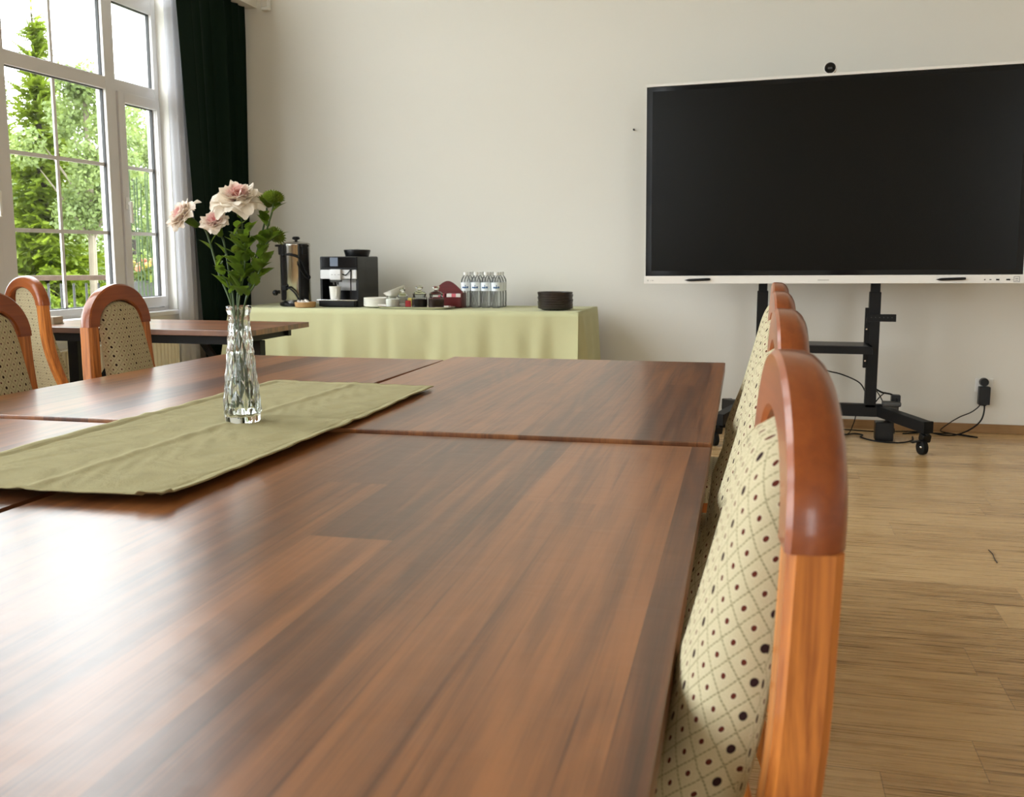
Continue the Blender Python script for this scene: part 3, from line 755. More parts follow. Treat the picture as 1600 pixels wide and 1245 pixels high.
# coffee urn
t = thing('coffee_urn', 'tall stainless steel hot water urn with black handles and looped cord', 'urn', (-2.915, 6.08, TZ))
MB().lathe([(.105, 0), (.112, .004), (.112, .020), (.098, .026), (.086, .030)], seg=40).build('base', MT['bplastic'], t)
MB().lathe([(.083, .028), (.086, .032), (.086, .375), (.089, .380), (.089, .392), (.084, .396)], seg=48).build('body', MT['steel'], t)
MB().lathe([(.086, .396), (.070, .404), (.030, .410), (0, .411)], seg=40).build('lid', MT['steel'], t)
MB().lathe([(.008, .408), (.010, .418), (.023, .424), (.025, .431), (.019, .440), (0, .442)], seg=24).build('knob', MT['bplastic'], t)
for sx, ya in ((-1, -.045), (1, -.055)):
    ang = atan2(ya, sx * .07); ux, uy = cos(ang), sin(ang)
    h = MB(); q = Matrix.Rotation(ang, 4, 'Z')
    h.box((ux * .086, uy * .086, .215), (.030, .062, .36), q, .006)
    h.box((ux * .107, uy * .107, .383), (.052, .046, .014), q, .005); h.box((ux * .100, uy * .100, .352), (.026, .030, .055), q, .006)
    h.build('handle', MT['bplastic'], t)
MB().cyl((-.092, -.06, .09), (-.118, -.078, .09), .011).sphere((-.115, -.080, .085), .019).build('tap', MT['bplastic'], t)
c = MB(); c.tube([(-.055, -.072, .32), (-.02, -.094, .326), (.035, -.092, .316), (.07, -.085, .29), (.10, -.075, .22), (.118, -.06, .185), (.105, -.075, .178), (.07, -.09, .23), (.05, -.092, .27)], .005, 8, 6)
c.tube([(-.05, -.076, .11), (-.01, -.096, .115), (.03, -.1, .085), (.055, -.105, .05), (.075, -.115, .035), (.10, -.09, .04)], .0055, 8, 6)
c.sphere((-.055, -.078, .32), .009).box((-.05, -.085, .115), (.035, .02, .03), None, .005).sphere((.098, -.088, .042), .016)
c.build('power_cord', MT['rubber'], t)
t = thing('bread_basket', 'small round wicker basket in front of the steel urn', 'basket', (-2.78, 5.905, TZ))
def wick(a, z): return .0012 * sin(a * 24 + (pi if int(z / .006) % 2 else 0))
MB().lathe([(.054, 0), (.061, .003)] + [(.062 + .004 * k / 8, .004 + .0032 * k) for k in range(9)] + [(.066, .034), (.060, .032), (.056, .006), (0, .006)], seg=72, fn=lambda a, z: wick(a, z) if z > .002 and z < .031 else 0).build('bowl', MT['cork'], t)
k = MB()
for i in range(7):
    a = i * 2.4; k.box((.028 * cos(a), .028 * sin(a), .022 + .006 * (i % 3)), (.05, .022, .010), Euler((.5 * sin(a), .6 * cos(a), a)), .002)
k.build('sachets', [MT['paper']], t)

# coffee machine
t = thing('coffee_machine', 'black and silver automatic coffee machine beside the urn', 'coffee machine', (-2.595, 6.005, TZ))
w = .255; d = .36; h = .315
b = MB(); b.box2((-w / 2, .11, 0), (w / 2, d, h), .010); b.box2((-w / 2, 0, 0), (w / 2, .13, .042), .006)
b.box2((-w / 2, .0, .22), (w / 2, .13, h), .008); b.box2((-w / 2, .004, .03), (-w / 2 + .014, .13, .23)); b.box2((w / 2 - .014, .004, .03), (w / 2, .13, .23)); b.build('body', MT['bplastic'], t)
MB().box2((-w / 2 + .012, -.004, .245), (w / 2 - .008, .004, h - .004), .002).build('control_panel', MT['gloss'], t)
MB().box2((-.055, -.0058, .254), (-.002, -.0042, .308)).build('display', mat('lit_blue_display', (.16, .20, .27), .15), t)
s = MB(); s.box2((-w / 2 + .006, -.008, .175), (w / 2 - .006, .010, .232), .004); s.box2((-.05, -.03, .168), (.026, .0, .236), .006); s.box2((-w / 2 + .006, .02, .03), (-w / 2 + .012, .03, .2)); s.build('front_trim', MT['silver'], t)
s = MB(); s.box2((-.05, -.02, .156), (.022, .0, .17), .003)
for x in (-.028, 0): s.cyl((x, -.015, .158), (x, -.015, .140), .006, .005)
s.build('spout', MT['dgrey'], t)
MB().box2((-.06, .105, .10), (w / 2 - .03, .1095, .17)).build('back_plate', MT['silver'], t)
s = MB(); s.box2((-w / 2 - .006, -.045, .040), (w / 2 - .004, .10, .047), .002); s.build('drip_tray', MT['chrome'], t)
MB().box2((-w / 2 + .004, -.035, .004), (w / 2 - .012, .02, .040), .004).build('drip_box', MT['bplastic'], t)
MB().lathe([(.074, h - .006), (.078, h + .012), (.086, h + .036), (.084, h + .042), (.03, h + .045), (0, h + .047)], (.045, .20, 0), 36).build('bean_hopper', MT['bplastic'], t)
MB().tube([(.03, -.012, .205), (.055, -.018, .20), (.08, -.014, .225), (.088, -.012, .23), (.085, -.012, .16), (.085, -.008, .05)], .0035, 8, 5).build('milk_hose', MT['rubber'], t)
x = MB()
for i, wd in enumerate((.012, .008, .016)): x.box2((-.038 + i * .022, -.0306, .200), (-.038 + i * .022 + wd, -.0299, .2045))
x.build('lettering', MT['grey'], t)
t = thing('coffee_mug', 'cream coffee mug standing on the drip tray of the coffee machine', 'mug', (-2.632, 6.03, TZ + .0475))
MB().lathe([(.028, 0), (.031, .004), (.037, .075), (.0375, .080), (.0345, .080), (.028, .008), (0, .006)], seg=32).build('cup', MT['porc'], t)
MB().tube([(.020, -.028, .064), (.028, -.045, .060), (.030, -.050, .040), (.024, -.038, .022), (.018, -.026, .020)], .0045, 8, 6).build('handle', MT['porc'], t)

# white plates with a bowl tipped against them
def plate(prof, mt, name, label, cat, group, loc, seg=44, rot=None):
    o = MB().lathe(prof, seg=seg).build(name, mt); o.location = loc
    if rot: o.rotation_euler = rot
    return tag(o, label, cat, group)
PW = [(.045, 0), (.052, .0015), (.080, .0065), (.0855, .0090), (.0862, .0172), (.0846, .0180), (.080, .0100), (.052, .0048), (0, .004)]
for i, nm in enumerate(('lowest plate, resting on the cloth,', 'second plate from the bottom', 'third plate from the bottom', 'fourth plate from the bottom', 'top plate')):
    plate(PW, MT['porc'], 'saucer', nm + ' of the white stack beside the coffee machine', 'plate', 'stack of white plates', (-2.345, 6.02, TZ + .0108 * i))
plate([(.030, 0), (.034, .002), (.060, .020), (.074, .044), (.071, .045), (.056, .022), (.028, .005), (0, .004)], MT['porc'], 'bowl', 'shallow white bowl tipped up behind the sugar jar', 'bowl', None, (-2.258, 6.13, TZ + .070), 44, (.10, -.36, 0))

# tray with jars
t = thing('serving_tray', 'silver serving tray holding the glass jars', 'tray', (-2.055, 5.935, TZ))
def tr(s, z): return [Vector((x * s, y * s, z)) for x, y in [(.235 * (abs(cos(a)) ** .35) * (1 if cos(a) > 0 else -1), .095 * (abs(sin(a)) ** .35) * (1 if sin(a) > 0 else -1)) for a in [2 * pi * k / 64 + .001 for k in range(64)]]]
MB().loft([tr(.86, 0), tr(.90, .002), tr(1.0, .013), tr(1.0, .015), tr(.975, .0145), tr(.90, .0045), tr(.86, .0035)]).build('dish', MT['chrome'], t)
def jar(label, x, y, fill, k=1.0, lid=True, flvl=.7):
    t = thing('glass_jar', label, 'jar', (x, y, TZ + .0042), 0, 'glass jars on the silver tray')
    R = .042 * k; H = .066 * k
    rib = lambda a, z: .0011 * sin(a * 22)
    MB().lathe([(R * .86, .001), (R * .96, .004), (R, .012), (R, H - .010), (R * .86, H - .003), (R * .84, H + .004), (R * .90, H + .006), (R * .90, H + .009), (R * .80, H + .009)], seg=88, cap=False, fn=lambda a, z: rib(a, z) if .008 < z < H - .008 else 0).build('jar_body', MT['jar'], t)
    MB().lathe([(0, .0005), (R * .84, .0005), (R * .95, .006), (R * .95, H * flvl), (R * .6, H * flvl + .004), (0, H * flvl + .006)], seg=32, fn=lambda a, z: .0008 * sin(a * 22) if z > .003 and z < H * flvl + .002 else 0).build('contents', fill, t)
    if lid:
        MB().lathe([(R * .92, H + .010), (R * .94, H + .014), (R * .70, H + .026), (R * .30, H + .032), (R * .24, H + .036), (R * .46, H + .046), (R * .50, H + .054), (R * .34, H + .062), (0, H + .064)], seg=40, cap=False).build('lid', MT['vglass'], t)
    return t
jar('glass jar of white sugar without lid, first on the silver tray', -2.205, 5.915, MT['sugar'], .96, False, .82)
jar('lidded glass jar behind the white sugar jar', -2.165, 5.985, MT['paper'], .85, True, .3)
jar('lidded glass jar of black tea in the middle of the silver tray', -2.035, 5.925, MT['tea'], 1.10)
jar('lidded glass jar of brown ground coffee nearest the dark red box', -1.925, 5.915, MT['coffee'], 1.10)
o = MB().box((0, 0, .022), (.035, .028, .044), Euler((0, 0, .3)), .002).build('packet', MT['redp']); o.location = (-2.108, 5.925, TZ + .0042); tag(o, 'small red sachet standing upright on the silver tray', 'sachet')
o = MB().box((0, 0, .03), (.038, .010, .052), Euler((-.2, .1, .2)), .002).build('packet', MT['yel']); o.location = (-2.113, 5.985, TZ + .006); tag(o, 'yellow sachet standing behind the red one on the tray', 'sachet')
o = MB().tube([(-.03, -.005, .003), (-.01, 0, .006), (.02, .004, .004), (.032, .0, .008)], .006, 8, 4).build('wrapper', MT['paper']); o.location = (-2.262, 5.895, TZ + .014); tag(o, 'crumpled white wrapper on the rim of the silver tray', 'wrapper')

# red tea caddy
t = thing('tea_caddy', 'dark red wooden tea box with an arched carrying handle', 'box', (-1.912, 6.115, TZ))
b = MB(); w, d, h = .20, .105, .092
b.box2((-w / 2, -d / 2, 0), (w / 2, d / 2, .006)); b.box2((-w / 2, -d / 2, 0), (w / 2, -d / 2 + .007, h * .72)); b.box2((-w / 2, d / 2 - .007, 0), (w / 2, d / 2, h * .72))
for sx in (-1, 1): b.box2((sx * w / 2 - .0035, -d / 2, 0), (sx * w / 2 + .0035, d / 2, h))
b.build('box', MT['wred'], t)
out = [(-w / 2, .01), (w / 2, .01), (w / 2, h)] + [(w / 2 * cos(a) * (1 - .35 * sin(a)), h + .072 * sin(a) ** 1.3) for a in [pi * k / 24 for k in range(1, 24)]] + [(-w / 2, h)]
MB().prism(out, .009, Matrix.Translation((0, .0045, 0)) @ Matrix.Rotation(pi / 2, 4, 'X')).build('handle', MT['wred'], t)
for nm, mt, xs in (('teabag', MT['paper'], (-.07, .02, .078)), ('teabag', MT['pink'], (-.035, .05))):
    for x in xs: MB().box((x, -.028, .055), (.034, .028, .064), Euler((.1 * x, .3 * x, 0)), .002).build(nm, mt, t)

# water bottles
BP = [(.026, 0), (.0305, .004), (.0315, .012), (.0300, .022), (.0315, .034), (.0315, .090), (.0295, .096), (.0312, .102), (.0312, .158), (.0296, .170), (.0225, .186), (.0140, .197), (.0128, .204)]
def bottle(label):
    t = thing('water_bottle', label, 'bottle', (0, 0, 0), 0, 'pack of water bottles on the buffet')
    MB().lathe(BP, seg=30, cap=True, fn=lambda a, z: .0009 * sin(a * 9) if .013 < z < .09 else 0).build('bottle_body', MT['bottle'], t)
    MB().lathe([(.0316, .104), (.0318, .106), (.0318, .154), (.0316, .156)], seg=30, cap=False).build('label_sleeve', MT['label'], t)
    k = MB()
    for a0 in (-pi / 2 + .15,):
        for (da, z0, z1, ww) in ((-.46, .120, .130, .42), (-.02, .119, .129, .46), (.44, .120, .132, .36), (.02, .129, .141, .16)):
            a = a0 + da; r = .0321
            k.grid(lambda u, v, a=a, ww=ww, z0=z0, z1=z1: Vector((.0321 * cos(a + ww * (u - .5)), .0321 * sin(a + ww * (u - .5)), z0 + (z1 - z0) * v)), 4, 1)
    k.build('print', MT['lblue'], t)
    MB().lathe([(.0142, .200), (.0148, .202), (.0148, .216), (.0138, .219), (0, .219)], seg=24).build('cap', MT['white'], t)
    return t
ORD = ('first', 'second', 'third', 'fourth'); ROW = ('front', 'middle', 'back')
b0 = None
for j in range(3):
    for i in range(4):
        lab = 'clear water bottle, %s from the red box, in the pack\'s %s row' % (ORD[i], ROW[j])
        p = (-1.803 + i * .0655, 6.140 + j * .0655, TZ)
        if b0 is None: b0 = bottle(lab); b0.location = p
        else: dup(b0, p, rnd.uniform(-.3, .3), lab)

PD = [(.070, 0), (.074, .0015), (.098, .0070), (.1045, .0105), (.1058, .0228), (.1040, .0238), (.097, .0110), (.072, .0050), (0, .0045)]
for i, nm in enumerate(('lowest plate, resting on the cloth,', 'second plate from the bottom', 'third plate from the bottom', 'fourth plate from the bottom', 'fifth plate from the bottom', 'sixth plate from the bottom', 'topmost plate')):
    plate(PD, MT['brown'], 'plate', nm + ' of the dark brown stack on the buffet', 'plate', 'stack of dark brown plates', (-1.206 + .003 * sin(i * 3), 6.00 + .002 * cos(i * 2), TZ + .0138 * i), 56)

# ---------------------------------------------------------------- display on wheels
DY = radians(-4.9)
dsp = thing('interactive_display', 'huge black interactive display in a thin white frame', 'display', (.315, 5.930, 1.488), 0)
dsp.rotation_euler = Euler((0, radians(-.62), DY))
DW, DH = 1.992, 1.066
MB().box((0, 0.001, -.005), (DW, .010, DH + .004)).build('bezel', MT['gloss'], dsp)
MB().box((0, -.0045, .0), (DW - .066, .003, DH - .054)).build('screen', MT['screen'], dsp)
f = MB(); e = .006
f.box2((-DW / 2 - e, -.006, -DH / 2 - .002), (-DW / 2, .05, DH / 2 + .012), .001); f.box2((DW / 2, -.006, -DH / 2 - .002), (DW / 2 + e, .05, DH / 2 + .012), .001)
f.box2((-DW / 2 - e, -.006, DH / 2), (DW / 2 + e, .05, DH / 2 + .014), .001); f.box2((-DW / 2 - e, -.016, -DH / 2 - .046), (DW / 2 + e, .05, -DH / 2 - .001), .002)
f.build('frame', MT['frame'], dsp)
MB().box2((-DW / 2 + .01, .006, -DH / 2 + .01), (DW / 2 - .01, .075, DH / 2 - .01), .01).build('rear_housing', MT['black'], dsp)
k = MB(); zb = -DH / 2 - .027
for x, ww, hh in ((DW / 2 - .185, .006, .006), (DW / 2 - .160, .010, .004), (DW / 2 - .128, .016, .008), (DW / 2 - .080, .020, .008)): k.box2((x, -.0168, zb - hh / 2), (x + ww, -.0155, zb + hh / 2))
k.build('ports', MT['rubber'], dsp)
k = MB()
for x, ww, hh in ((-DW / 2 + .012, .009, .009), (-DW / 2 + .030, .003, .006), (-DW / 2 + .038, .012, .005), (-.030, .060, .006), (DW / 2 - .056, .014, .003)): k.box2((x, -.0168, zb - hh / 2), (x + ww, -.0155, zb + hh / 2))
k.build('lettering', mat('pale_grey_print', (.50, .49, .46), .5), dsp)
k = MB(); xs = DW / 2 - .030; zs = zb + .002; q = .0145
for a, b2, c, d2 in ((-q, q, q - .003, q), (-q, q, -q, -q + .003), (-q, -q + .003, -q, q), (q - .003, q, -q, q), (-.007, .007, .000, .005), (-.007, .007, -.008, -.005)): k.box2((xs + a, -.0168, zs + c), (xs + b2, -.0155, zs + d2))
k.build('sticker', MT['grey'], dsp)
Md = Matrix.Translation(dsp.location) @ dsp.rotation_euler.to_matrix().to_4x4()
for x, lab, hook in ((-.685, 'black stylus on the display\'s lower frame, by its far corner', 0), (.655, 'black stylus on the display\'s lower frame, by the ports', 1)):
    t = thing('stylus', lab, 'stylus', Md @ Vector((x, -.0245, zb + .004)), 0, 'styluses on the display frame')
    t.rotation_euler = Euler((0, radians(-2.5), DY))
    q = Matrix.Rotation(pi / 2, 4, 'Y')
    MB().lathe([(.001, -.078), (.0045, -.066), (.0072, -.055), (.0076, .05), (.006, .066), (0, .068)], seg=16, mtx=q).build('barrel', MT['bplastic'], t)
    MB().lathe([(.0001, -.082), (.0012, -.077)], seg=8, mtx=q).build('nib', MT['dgrey'], t)
t = thing('webcam', 'round black camera in a pale ring on top of the display', 'camera', Md @ Vector((.0, .02, DH / 2 + .042)), DY)
q = Matrix.Rotation(pi / 2, 4, 'X')
MB().lathe([(.0315, -.02), (.0335, -.015), (.0335, .018), (.0315, .022), (.029, .022), (.029, -.02)], seg=40, mtx=q).build('ring', MT['frame'], t)
MB().lathe([(0, -.018), (.029, -.018), (.029, .020), (.024, .026), (0, .0265)], seg=40, mtx=q).build('body', MT['gloss'], t)
MB().box((0, -.027, -.002), (.022, .002, .010), None, .0005).build('lens', MT['dgrey'], t)
MB().box((0, .005, -.033), (.03, .03, .012), None, .002).build('foot', MT['frame'], t)

t = thing('display_stand', 'black steel rolling stand with shelf carrying the display', 'stand', (.305, 6.10, 0), 0)
PX = (-.308, .308)
for x in PX:
    p = MB(); p.box((x, 0, .53), (.062, .05, .66), None, .004); p.box((x, 0, 1.12), (.050, .04, .66), None, .003)
    p.build('post', MT['black'], t)
    r = MB(); sx = -1 if x > 0 else 1
    r.box((x + sx * .040, -.012, .60), (.020, .03, .34), None, .002); r.build('bracket', MT['black'], t)
    h = MB()
    for z in (.70, .65, .53, .47): h.cyl((x + sx * .040, -.0265, z), (x + sx * .040, -.0285, z), .0045, None, 10)
    h.build('bolt', MT['chrome'], t)
MB().box((0, .03, 1.20), (.70, .03, .06), None, .003).box((0, .03, 1.40), (.70, .03, .06), None, .003).build('mount_plate', MT['black'], t)
m = MB(); m.box((.345, -.032, .715), (.155, .012, .042), None, .002); m.box((.30, -.02, .70), (.07, .03, .03)); m.build('hook_bar', MT['black'], t)
m = MB()
for i in range(6): m.cyl((.29 + i * .022, -.0375, .717), (.29 + i * .022, -.039, .717), .003, None, 8)
m.build('bolt', MT['dgrey'], t)
s = MB(); s.box((0, -.11, .565), (.565, .30, .010)); s.box((0, -.255, .548), (.565, .012, .040), None, .002)
for sx in (-1, 1): s.box((sx * .277, -.11, .55), (.012, .30, .040), None, .002)
s.build('shelf', MT['black'], t)
MB().box((0, -.11, .5712), (.52, .26, .002)).build('shelf_mat', MT['dgrey'], t)
MB().box((0, 0, .185), (.78, .05, .072), None, .004).build('crossbar', MT['black'], t)
for hx, fx, rx in ((-.40, -.525, -.50), (.365, .572, .47)):
    for (ex, ey, kind) in ((fx, -.335, 'f'), (rx, .30, 'r')):
        l = MB(); l.bar((hx, 0, .182), (ex, ey, .150), .060, .062, .004); L = l.build('leg', MT['black'], t)
        e = MB(); d_ = Vector((ex - hx, ey, 0)).normalized(); e.bar(Vector((ex, ey, .150)) - d_ * .004, Vector((ex, ey, .150)) + d_ * .012, .064, .066, .004); e.build('end_cap', MT['rubber'], L)
for ex, ey in ((-.525, -.335), (.572, -.335), (-.50, .30), (.47, .30)):
    w_ = MB(); ox = -.022; oy = -.004
    q = Matrix.Rotation(pi / 2, 4, 'Y') @ Matrix.Translation((0, 0, -.017))
    w_.lathe([(.030, 0), (.039, .004), (.040, .012), (.040, .022), (.039, .030), (.030, .034)], (ex - .02, ey, .0405), 32, Matrix.Rotation(radians(25), 4, 'Z') @ q)
    wo = w_.build('caster', MT['rubber'], t)
    f_ = MB(); f_.box((ex - .006, ey + .018, .092), (.05, .05, .045), Euler((.3, 0, .4)), .008); f_.box((ex - .055, ey - .008, .072), (.05, .03, .010), Euler((0, -.15, .2)), .003); f_.cyl((ex, ey, .10), (ex, ey, .125), .008)
    f_.build('fork', MT['bplastic'], wo)
    MB().sphere((ex - .028, ey - .022, .045), .007, (1, .6, 1)).build('axle', MT['chrome'], wo)
t = thing('power_block', 'black power block with plugs standing on the foot of the display stand', 'power strip', (.690, 6.02, .222))
MB().box((.03, .0, .014), (.10, .06, .028), None, .008).build('body', MT['dgrey'], t)
MB().box((.055, .035, .035), (.05, .05, .055), None, .006).build('plug', MT['bplastic'], t)
o = MB().box((0, 0, .055), (.10, .09, .11), None, .006).box((.052, -.02, .06), (.008, .03, .03)).build('adapter', MT['bplastic']); o.location = (.705, 6.18, 0)
tag(o, 'black power adapter on the floor beneath the display stand', 'adapter')

# cords
def cord(label, pts, r=.0038, k=8):
    o = MB().tube(pts, r, 8, k).build('power_cable', MT['rubber']); return tag(o, label, 'cable', 'black cables around the display stand')
FLZ = .006
cord('black cable hanging in front of the wall behind the stand\'s posts', [(.02, 6.17, .56), (.20, 6.20, .47), (.36, 6.20, .40), (.46, 6.20, .375), (.56, 6.18, .33), (.60, 6.15, .26), (.615, 6.12, .23)])
cord('black cable arching from the stand post to the power block', [(.65, 6.13, .30), (.68, 6.10, .288), (.72, 6.06, .285), (.745, 6.035, .268), (.752, 6.03, .245)], .005)
cord('thin cable crossing down beside the stand post', [(.652, 6.15, .29), (.672, 6.15, .26), (.690, 6.145, .225)], .003)
cord('thin cable crossing up beside the stand post', [(.650, 6.155, .225), (.672, 6.16, .255), (.700, 6.145, .285)], .003)
cord('thick black cable dropping from the wall adapter to the floor', [(1.300, 6.53, .205), (1.306, 6.525, .15), (1.285, 6.50, .085), (1.22, 6.46, .035), (1.14, 6.43, FLZ), (1.06, 6.41, FLZ), (.99, 6.43, FLZ + .008), (.92, 6.45, FLZ), (.84, 6.40, FLZ)], .0046)
cord('thinner black cable swinging from the wall adapter to the floor', [(1.285, 6.53, .205), (1.278, 6.53, .17), (1.235, 6.53, .130), (1.17, 6.52, .10), (1.10, 6.50, .055), (1.06, 6.47, .020), (1.12, 6.43, .012), (1.20, 6.39, FLZ), (1.245, 6.37, FLZ), (1.235, 6.385, FLZ), (1.16, 6.42, FLZ + .006)], .0034)
cord('black cable lying along the baseboard under the stand', [(.30, 6.50, FLZ), (.48, 6.47, FLZ), (.60, 6.45, FLZ), (.68, 6.44, FLZ), (.80, 6.47, FLZ), (.92, 6.49, FLZ), (1.03, 6.46, FLZ), (1.12, 6.47, FLZ)])
cord('black cable looped on the floor below the stand crossbar', [(.33, 6.28, FLZ), (.40, 6.22, FLZ), (.48, 6.26, FLZ), (.55, 6.33, FLZ), (.60, 6.30, FLZ), (.585, 6.21, FLZ), (.66, 6.10, FLZ), (.78, 6.08, FLZ), (.86, 6.17, FLZ), (.88, 6.30, FLZ)], .0045)
cord('black cable falling from the crossbar to the floor', [(.545, 6.14, .15), (.535, 6.17, .09), (.515, 6.24, .02), (.47, 6.33, FLZ), (.38, 6.36, FLZ)], .003)

t = thing('wall_outlet', 'white double wall socket low on the back wall', 'socket', (1.305, 6.575, .290))
MB().box((0, -.005, 0), (.100, .010, .082), None, .004).build('cover_plate', MT['white'], t)
MB().cyl((-.004, -.010, .020), (-.004, -.012, .020), .022, None, 28).cyl((-.004, -.010, -.02), (-.004, -.012, -.02), .02).build('socket', MT['white'], t)
o = MB().cyl((0, 0, 0), (0, -.030, 0), .026, .024, 28).build('plug', MT['bplastic']); o.location = (1.300, 6.5625, .312); tag(o, 'round black plug in the upper part of the wall socket', 'plug')
o = MB().box((0, -.022, 0), (.064, .044, .108), None, .004).box((0, -.022, -.056), (.03, .02, .01)).build('adapter', MT['bplastic']); o.location = (1.302, 6.5625, .232); tag(o, 'boxy black adapter hanging from the wall socket', 'adapter')
o = MB().tube([(.829, 3.914, .0022), (.832, 3.86, .0022), (.826, 3.80, .0022), (.825, 3.753, .0022)], .0018, 6, 6).build('thread', MT['brown']); tag(o, 'short dark thread lying on the bare oak floor', 'thread')

# ---------------------------------------------------------------- vase and flowers
VX, VY, VZ = -.977, 1.780, .7468
vase = thing('glass_vase', 'clear glass vase with diamond cut sides standing on the runner', 'vase', (VX, VY, VZ))
FS = Vector((.041, -.075, -.004))
VP = [(0, .031), (.006, .0340), (.014, .0352), (.028, .0360), (.06, .0335), (.10, .0292), (.14, .0254), (.17, .0226), (.195, .0206), (.207, .0204), (.213, .0222), (.217, .0238), (.223, .0238)]
def cut(a, z):
    if not .010 < z < .196: return 0
    k = min(1, (z - .010) / .010, (.196 - z) / .02); n = 11; p = .046
    A = (n * a / (2 * pi) + z / p) % 1; B = (n * a / (2 * pi) - z / p) % 1
    return -.0030 * k * (max(abs(A - .5), abs(B - .5)) * 2 - .35)
prof = [(spl_tab(VP, .225 * i / 110) if i < 110 else .0232, .225 * i / 110) for i in range(111)]
prof = [(0, 0)] + prof + [(.0205, .2252)] + [(max(.006, spl_tab(VP, z) - .0042 - (.004 if z < .02 else 0)), z) for z in [.222, .214, .205, .19, .16, .12, .08, .05, .03, .018]] + [(.010, .0125), (0, .012)]
MB().lathe(prof, seg=154, cap=False, fn=cut).build('glass_body', MT['vglass'], vase, 25)
wz = .135
MB().lathe([(0, .0128)] + [(max(.004, spl_tab(VP, z) - .0047 - (.004 if z < .02 else 0)), z) for z in [.0185, .03, .05, .08, .12, wz]] + [(0, wz)], seg=40, cap=False).build('water', MT['water'], vase)

def frame_from(axis):
    z = Vector(axis).normalized(); x = z.orthogonal().normalized(); y = z.cross(x)
    return Matrix((x, y, z)).transposed().to_4x4()

def leaf_into(m, base, direc, L, w, bend=.3, serr=0.0, up=(0, 0, 1), fold=.25, ph=0):
    d = Vector(direc).normalized(); s = d.cross(Vector(up))
    if s.length < .05: s = Vector((1, 0, 0))
    s.normalize(); n = s.cross(d)
    if ph: q = Matrix.Rotation(ph, 3, d); s = q @ s; n = q @ n
    def f(u, v):
        ww = w * (sin(pi * min(1, v * 1.02) ** .8) ** .85) * (1 + serr * sin(v * 26))
        c = 2 * u - 1
        return Vector(base) + d * (L * v) - n * (bend * L * v * v) + s * (c * ww) + n * (fold * abs(c) * ww)
    m.grid(f, 4, 9)

def carnation(label, C, axis, R, petm, neck, foot, leaves, seed, rings=((6, 92, 1.0), (6, 78, .98), (6, 54, .88), (6, 36, .84), (6, 20, .80), (5, 8, .76))):
    rg = random.Random(seed)
    C = tuple(Vector(C) + FS); t = thing('carnation', label, 'flower', C, 0, 'flowers in the glass vase')
    A = frame_from(axis); ax = Vector(axis).normalized()
    m = MB()
    for n, th, ln in rings:
        off = rg.uniform(0, 6)
        for k in range(n):
            a = 2 * pi * k / n + off + rg.uniform(-.15, .15); th_ = radians(th + rg.uniform(-12, 12)); L = R * 1.12 * ln * rg.uniform(.92, 1.05)
            p1, p2, fr = rg.uniform(0, 6), rg.uniform(0, 6), rg.uniform(4.0, 6.0); wd = rg.uniform(.54, .66) * L
            def pf(u, v, a=a, th_=th_, L=L, p1=p1, p2=p2, fr=fr, wd=wd):
                s = 2 * u - 1
                f = lerp_tab([(0, .16), (.3, .52), (.6, .88), (.78, 1.0), (.92, .90), (1, .66)], v)
                l = v * (1 - .26 * s * s) + (.012 * sin(s * 15 + p1) + .007 * sin(s * 29 + p2)) * v ** 8
                q = th_ * (.30 + .70 * l); w = wd * s * f
                r = L * l * sin(q); z = L * l * cos(q)
                cup = .42 * w * w / L                       # petals wrap round the heart
                ruf = (.10 * sin(s * fr + p1) + .035 * sin(s * 9 + p2)) * L * l ** 2.0
                r += (ruf - cup * .9) * cos(q); z += (ruf + cup * .6) * sin(q)
                P = Vector((r, w, z)); P.rotate(Euler((0, 0, a)))
                return P
            m.grid(pf, 18, 8)
    m.bm.transform(Matrix.Translation(-ax * R * .62) @ A)
    m.build('bloom', petm, t, 70)
    cb = -ax * R * .62
    k = MB(); k.lathe([(.0025, -.024), (.0060, -.020), (.0078, -.008), (.0086, .004), (.0095, .011), (.006, .009)], (0, 0, 0), 20, A.copy(), True)
    for i in range(5):
        a = 2 * pi * i / 5; leaf_into(k, A @ Vector((.008 * cos(a), .008 * sin(a), .004)), A @ Vector((.4 * cos(a), .4 * sin(a), 1)), .014, .005, -.2)
    k.bm.transform(Matrix.Translation(cb)); k.build('calyx', MT['leaf'], t)
    C = Vector(C); p0 = cb - ax * .022
    N_, Ft = Vector(neck) - C, Vector(foot) - C
    mid = p0.lerp(N_, .5) + Vector((rg.uniform(-.006, .006), 0, 0)) - ax * .012
    pts = catmull([p0, p0 - ax * .02, mid, N_, Ft], 8)
    MB().tube(pts, .0019, 7).build('stem', MT['stem'], t)
    if leaves:
        l = MB()
        for f, side, L, w in leaves:
            p = pts[int(f * (len(pts) - 10))]; leaf_into(l, p, Vector((side, rg.uniform(-.4, .4), .9)), L, w, .25, 0, (0, 0, 1), .3)
        l.build('leaves', MT['leaf'], t)
    return t
def vp(dx, dy, z): return (VX + dx, VY + dy, VZ + z)
carnation('large cream carnation with a pink heart crowning the bouquet', (-1.010, 1.850, 1.190), (.14, -.50, 1), .047, MT['petal'], vp(.000, -.004, .212), vp(.010, .012, .030), [(.62, -1.0, .05, .006), (.75, .8, .04, .005)], 3)
carnation('pink and cream carnation leaning far out of the vase towards the window', (-1.131, 1.845, 1.152), (-.55, -.75, .62), .036, MT['petal2'], vp(-.010, -.004, .212), vp(.014, .006, .028), [(.55, -.9, .040, .006), (.86, -.7, .035, .006), (.52, .3, .035, .004)], 5, ((4, 84, 1.05), (5, 66, 1.0), (6, 48, .95), (6, 32, .88), (5, 16, .8)))
